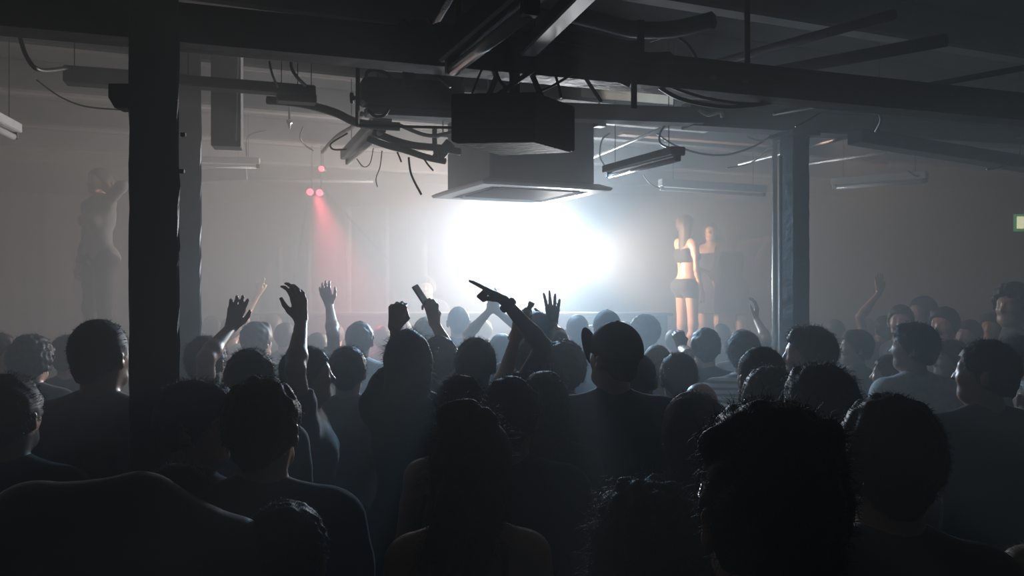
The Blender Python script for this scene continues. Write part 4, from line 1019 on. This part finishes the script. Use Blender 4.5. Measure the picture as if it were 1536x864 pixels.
P_('person with round hair in the gap right of the raised straight arm', 522, 516, 56, hair='short', hc='brown', top='tee', tc='grey', res='mid')
P_('pale hooded-looking head with lit crown right of the spread hand', 386, 480, 46, hair='side', hc='brown', top='tee', tc='grey', res='mid', hyaw=-20)
P_('person in white t-shirt raising a pale arm in the haze', 540, 480, 42, hair='short', hc='brown', top='tee', tc='white', res='mid',
   L=dict(w=(494, 458), pole=(.3, -1, -.5), fd=(-.3, 0, 1), pn=(0, 1, 0), pose='relaxed'))
P_('light-haired head just right of the raised fist', 640, 473, 40, hair='short', hc='fair', top='tee', tc='cream', res='mid')
P_('small grey head alone left of the pointing hand', 688, 458, 33, hair='crop', hc='brown', top='tee', tc='grey', res='mid')
P_('dark-skinned head right of the held bottle, in front of the glare', 806, 465, 46, hair='crop', hc='black', skin='dark', top='tee', tc='black', res='mid',
   Rr=dict(w=(829, 488), pole=(.2, -1, -.5), fd=(0, 0, 1), pn=(0, 1, 0), pose='open', hero=1))
P_('person lifting a clear bottle in front of the glare', 797, 502, 54, hair='short', hc='brown', top='tee', tc='grey', res='mid',
   L=dict(w=(773, 508), dz=-.3, pole=(-.3, -.4, -1), fd=(.3, 0, 1), pn=(.3, .9, 0), pose='grip', hero=1), key='bottle')
P_('round pale-lit head right below the glare, left of the flat cap', 866, 470, 34, hair='crop', hc='black', top='tee', tc='grey', res='mid')
P_('person in flat grey cap silhouetted under the right of the glare', 910, 464, 44, hair='cap', hc='black', top='tee', tc='charcoal', res='mid', hyaw=10)
P_('person with bushy hair right of the flat cap, hand near brow', 966, 470, 46, hair='curly', hc='black', top='tee', tc='charcoal', res='mid', hyaw=40)
P_('pale round head between cap wearer and curly dark head', 985, 515, 44, hair='crop', hc='fair', top='tee', tc='white', res='mid')
P_('dark round head right of the pale round head, facing away', 1017, 526, 56, hair='short', hc='black', top='tee', tc='charcoal', res='mid')
P_('person with hand curled up above the dark round head', 1058, 489, 44, hair='short', hc='brown', top='tee', tc='charcoal', res='mid',
   L=dict(w=(1022, 522), pole=(-.1, -1, -.6), fd=(-.2, 0, 1), pn=(0, 1, 0), pose='fist'))
P_('person whose thin lit hand rises left of the dance pole', 1112, 492, 34, hair='short', hc='black', top='tee', tc='charcoal', res='mid',
   Rr=dict(w=(1134, 478), pole=(.1, -1, -.6), fd=(.1, 0, 1), pn=(-.8, .5, 0), pose='relaxed'))
# left side
P_('person with frizzy hair at the far left', 48, 499, 62, hair='curly', hc='black', top='tee', tc='charcoal', res='mid')
P_('big-shouldered person left of the thick black column', 151, 475, 78, hair='crop', hc='black', skin='mid', top='tee', tc='grey', res='mid', hyaw=-10, build=1.06)
P_('small head between the frizzy hair and the big-shouldered person', 103, 500, 47, hair='short', hc='brown', top='tee', tc='charcoal', res='mid')
P_('dark head low at the left edge', 14, 556, 92, hair='short', hc='black', top='tee', tc='black', res='mid')
P_('pale-faced person touching the left edge', -4, 496, 58, hair='short', hc='brown', top='tee', tc='charcoal', res='mid', hyaw=-70)
# right side, dim crowd facing across
P_('big dark head in the dim right crowd, cheek catching light', 1478, 506, 84, hair='short', hc='black', top='tee', tc='black', res='mid', hyaw=50)
P_('bald pale head at the right edge', 1550, 558, 48, hair='bald', skin='light', top='tee', tc='charcoal', res='mid')
P_('person with bushy hair at the right edge above the dim crowd', 1518, 420, 66, hair='curly', hc='brown', top='tee', tc='charcoal', res='mid', yaw=60, hyaw=60)
def face(label, px, yt, w, ya, **k): return P_(label, px, yt, w, top=k.pop('top', 'tee'), tc=k.pop('tc', 'charcoal'), yaw=ya * .6, hyaw=ya * .4, **k)
face('person facing the camera with lit cheek, left end of the dim right crowd', 1350, 455, 40, 150, hair='short', hc='black', res='mid')
face('long-haired person facing left in the dim right crowd', 1383, 442, 44, 110, hair='long', hc='brown', res='mid', fem=True)
face('person with orange-lit face in the middle of the dim right crowd', 1415, 458, 48, 130, hair='side', hc='black', res='mid')
face('person with lit nose just left of the big dark head', 1424, 508, 56, 95, hair='short', hc='black', res='mid')
face('person leaning in behind the big dark head', 1452, 478, 42, 120, hair='short', hc='brown', res='mid')
face('person with orange-lit face and dark hair above the big dark head', 1486, 468, 36, 135, hair='side', hc='black', res='mid')
face('person with lit face beside the profile head, partly hidden', 1283, 492, 50, 80, hair='side', hc='brown', res='mid')
P_('person raising a thin dim arm at the left of the right crowd', 1326, 472, 30, hair='short', hc='black', res='mid', tc='black',
   L=dict(w=(1318, 440), pole=(-1, 0, -.3), fd=(0, 0, 1), pn=(0, 1, 0), pose='flat'))
face('person with hand at mouth left of the white-shirted person', 1334, 530, 52, 60, hair='short', hc='brown', res='mid', L='front')
face('dim person in the darkest part of the right crowd', 1530, 500, 66, 60, hair='short', hc='black', res='mid')
# far rows under the glare and haze
far = [(347, 474, 30, 'short', 'brown', 'grey'), (428, 482, 32, 'short', 'black', 'charcoal'), (476, 497, 34, 'side', 'brown', 'red'), (503, 484, 27, 'short', 'black', 'charcoal'),
       (574, 487, 29, 'short', 'brown', 'grey'), (752, 498, 37, 'short', 'black', 'charcoal'), (838, 496, 30, 'short', 'black', 'charcoal'), (888, 486, 28, 'short', 'brown', 'grey'),
       (1012, 492, 30, 'side', 'black', 'charcoal'), (938, 480, 26, 'crop', 'black', 'navy'), (1170, 484, 30, 'short', 'black', 'charcoal'), (1252, 478, 28, 'short', 'brown', 'charcoal'),
       (410, 470, 26, 'short', 'brown', 'grey'), (318, 472, 26, 'short', 'black', 'charcoal'), (1082, 484, 27, 'short', 'brown', 'charcoal'), (605, 478, 27, 'crop', 'black', 'navy'), (725, 478, 27, 'short', 'brown', 'charcoal'), (1300, 476, 26, 'short', 'brown', 'charcoal')]
flab = ['hazy head right of the slim grey column, above the spread hand owner', 'hazy dark head between the two nearer raised hands', 'blurred head with reddish clothing left of the pale raised arm',
        'faint head just under the pale raised arm', 'faint head left of the raised fist', 'person with bent pale arms raised behind the pointing hand', 'small dark head between curly hair and the open raised hand',
        'small head just left of the upturned cap peak', 'small dark head below the podium dancer in shorts', 'small head between the flat cap and the bushy hair', 'small head at the foot of the dance pole',
        'faint head right of the left-profile person', 'faint head under the small raised hand in the haze', 'faintest head right beside the slim grey column', 'faint head left of the striped shirt, under the dancers',
        'faint head behind the stage end of the raised fist', 'faint head left of the bent pale arms', 'faint head where the dim right crowd starts']
for (a, lb) in zip(far, flab):
    kw = {}
    if a[0] == 752: kw = dict(L=dict(w=(738, 462), pole=(-.6, 0, -.6), fd=(0, 0, 1), pn=(0, 1, 0), pose='relaxed'), Rr=dict(w=(746, 468), pole=(1, 0, -.2), fd=(-.3, 0, 1), pn=(0, 1, 0), pose='relaxed'))
    if a[0] == 410: kw = dict(L=dict(w=(388, 440), pole=(-1, 0, -.4), fd=(.1, 0, 1), pn=(0, 1, 0), pose='relaxed'))
    P_(lb, a[0], a[1], a[2], hair=a[3], hc=a[4], top='tee', tc=a[5], res='far', **kw)
# dancers and people on the stage
P_('podium dancer in dark shorts and crop top, skin lit from the left', 1030, 321, d=9.75, base=1.12, hair='long', hc='brown', top='crop', tc='black', bottom='briefs', bc='black', fem=True, res='mid', yaw=-62, hyaw=-20,
   L=dict(w=(1062, 408), pole=(-1, 0, -.5), fd=(.5, 0, -.8), pn=(0, .2, 1), pose='relaxed'))
P_('podium dancer in black dress with raised bent arm, right of the shorts dancer', 1098, 328, d=9.9, base=1.12, hair='long', hc='fair', top='dress', tc='black', fem=True, res='mid', yaw=-15, hyaw=60,
   Rr=dict(w=(1136, 386), pole=(1, 0, .4), fd=(.1, 0, -1), pn=(-1, 0, 0), pose='relaxed'))
P_('podium dancer in dark clothes half hidden beside the black dress', 1066, 332, d=10.35, base=1.12, hair='long', hc='black', top='dress', tc='charcoal', fem=True, res='mid', yaw=160)
P_('hazy figure on the left podium with pale top and hand near the face', 148, 250, d=7.6, base=1.34, hair='pony', hc='brown', top='long', tc='grey', bottom='trousers', bc='black', fem=True, res='mid', yaw=150, 
   L=dict(w=(166, 296), pole=(.3, -1, -.8), fd=(-.6, 0, .6), pn=(0, 1, 0), pose='relaxed'))
P_('person behind the stage desk with orange light on the face', 641, 414, d=9.75, base=.40, hair='short', hc='brown', top='tee', tc='charcoal', res='mid', yaw=170)
relax([(C2.x, C2.y, .25), (C3.x, C3.y, .25), ((231 - CX) / F * 2.55, 2.55, .24), ((1162 - CX) / F * 5.9, 5.9, .2)])
BUILT = {}
for c_ in CALLS:
    r_ = person(c_['label'], c_['px'], c_['ytop'], d=c_['d'], w=None, **c_['k'])
    if c_['key']: BUILT[c_['key']] = r_
PH, BO, PT = BUILT['phone'], BUILT['bottle'], BUILT['point']
bb = BUILT['bent'][0]; bb.rotation_euler = (0, R(12), bb.rotation_euler.z); bb.location.x -= math.sin(R(12)) * 1.45
# things held and worn
g = PH[2]['L']; q = Vector((-.54, -.05, .84)).normalized(); p0, p1 = g + q * .145, g - q * .02; root = empty('mobile_phone', (p0 + p1) / 2); tag(root, 'dark phone held up at a slant in the raised hand', 'phone')
MB().bar(p0, p1, .009, .072, up=Vector((.3, .9, .1)), bev=.003).build('casing', M['black_plastic'], root)
dn = (p1 - p0).normalized(); sd = dn.cross(Vector((.3, .9, .1))).normalized()
MB().bar(p0 + dn * .006 + sd * .0052, p1 - dn * .006 + sd * .0052, .001, .066, up=Vector((.3, .9, .1)), bev=.0003).build('screen', M['screen_glass'], root)
g = BO[2]['L']; q = Vector((.44, .05, .90)).normalized(); b0, b1 = g + q * .10, g - q * .10; dv = (b1 - b0); L_ = dv.length; dv.normalize(); root = empty('plastic_bottle', (b0 + b1) / 2); tag(root, 'clear plastic bottle with glinting highlights held up before the glare', 'bottle')
st_ = [(0, .012), (.10, .012), (.13, .020), (.26, .032), (.34, .033), (.40, .030), (.46, .033), (.55, .030), (.62, .033), (.72, .031), (.80, .033), (.94, .033), (.98, .028), (1, .012)]
MB().tube([b0 + dv * L_ * t for t, r in st_], [r for t, r in st_], 20).build('bottle_body', M['clear'], root, smooth=True)
MB().tube([b0 - dv * .012, b0 + dv * .006], [.015, .015], 14).build('cap', M['white_metal'], root, smooth=True)
w0 = PT[1]['R'][2]; w1 = w0 + (PT[1]['R'][1] - w0).normalized() * .045
o = MB().tube([w0 + (w1 - w0) * t for t in (0.1, .3, .7, .9)], [.033, .040, .040, .034], 16).build('wristband', M['black_plastic'], smooth=True, origin=(w0 + w1) / 2); tag(o, 'chunky dark wristband on the pointing arm', 'wristband')
for i, a in enumerate(PEOPLE):
    for b in PEOPLE[i + 1:]:
        q = math.hypot(a[1] - b[1], a[2] - b[2])
        if q < .30: print('CLOSE %.2f | %s | %s' % (q, a[0][:45], b[0][:45]))
LW1, LW2, LW3, LW4, LW5, LW6, HAZEG, EXPO = 1750, 1550, 700, 36, 1400, 750, .1, 0
HAZEMAP = (1.0, 7.0, .066, .19)
HAZECOL = (.93, .97, 1.0, 1)
# ------------------------------------------------------------ light, haze, camera
def spot(name, loc, target, power, col, size, blend, rad):
    l = bpy.data.lights.new(name, 'SPOT'); l.energy = power; l.color = col; l.spot_size = R(size); l.spot_blend = blend; l.shadow_soft_size = rad
    o = bpy.data.objects.new(name, l); COL.objects.link(o); o.location = loc
    o.rotation_euler = (Vector(target) - Vector(loc)).to_track_quat('-Z', 'Y').to_euler(); return o
LPF = LP + aim * .06
spot('stage_light', LPF, LPF + Vector((-1, -.72, .08)), LW1, (1.0, .75, .57), 130, 1.0, .17)
spot('stage_beam_light', LPF, LPF + Vector((-.38, -1, -.02)), LW2, (.70, .86, 1.0), 156, 1.0, .17)
spot('added_cool_fill', Vector((.05, 7.25, 2.78)), Vector((-.1, 3.4, 1.1)), LW6, (.38, .68, 1.0), 105, 1.0, .12)  # unseen lamp added behind the air-conditioner to tint the crowd's haze blue
spot('added_dancer_spot', LPF, at(1090, 395, 9.9), LW5, (1, .73, .50), 100, 1.0, .15)  # extra spot added at the stage lamp to brighten dancers and warm the glare
spot('red_light', at(474, 288, 8.9), at(545, 520, 7.6), LW3, (1, .10, .16), 34, .9, .05)
spot('orange_light', at(700, 330, 10.6), at(640, 430, 9.6), 25, (1, .45, .22), 30, .6, .04)
spot('dim_pink_wash', at(1250, 180, 5.4) , at(1440, 470, 6.5), LW4, (1.0, .62, .5), 75, 1.0, .12)
w = bpy.data.worlds.new('haze'); bpy.context.scene.world = w; w.use_nodes = True
nt = w.node_tree; nt.nodes['Background'].inputs[0].default_value = (0, 0, 0, 1); nt.nodes['Background'].inputs[1].default_value = 0
vs_ = nt.nodes.new('ShaderNodeVolumeScatter'); vs_.inputs['Color'].default_value = HAZECOL; vs_.inputs['Anisotropy'].default_value = HAZEG
# the haze is thin over the floor where we stand and thick towards the stage that makes it
ge = nt.nodes.new('ShaderNodeNewGeometry'); sx_ = nt.nodes.new('ShaderNodeSeparateXYZ'); nt.links.new(ge.outputs['Position'], sx_.inputs[0])
mr = nt.nodes.new('ShaderNodeMapRange'); mr.interpolation_type = 'SMOOTHSTEP'
for k_, v_ in zip(('From Min', 'From Max', 'To Min', 'To Max'), HAZEMAP): mr.inputs[k_].default_value = v_
nt.links.new(sx_.outputs['Y'], mr.inputs['Value']); nt.links.new(mr.outputs[0], vs_.inputs['Density'])
w.cycles.volume_step_size = 1.0; w.cycles.homogeneous_volume = False
bpy.context.scene.cycles.volume_step_rate = 1.0
nt.links.new(vs_.outputs[0], nt.nodes['World Output'].inputs['Volume'])
cam = bpy.data.cameras.new('camera'); co = bpy.data.objects.new('camera', cam); COL.objects.link(co)
co.location = (0, 0, CAMZ); co.rotation_euler = (R(90), 0, 0); cam.sensor_width = 36; cam.lens = F / 1536 * 36; cam.shift_y = (HY - 432) / 1536
cam.clip_start = .05; cam.clip_end = 60
sc = bpy.context.scene; sc.camera = co
sc.view_settings.view_transform = 'Standard'; sc.view_settings.look = 'None'; sc.view_settings.gamma = 1; sc.view_settings.exposure = EXPO
try: sc.view_settings.use_curve_mapping = False
except Exception: pass
cy = sc.cycles; cy.use_denoising = True; cy.max_bounces = 5; cy.diffuse_bounces = 2; cy.glossy_bounces = 2; cy.transmission_bounces = 4; cy.volume_bounces = 0
cy.sample_clamp_indirect = 4; cy.caustics_reflective = False; cy.caustics_refractive = False
cy.use_adaptive_sampling = False
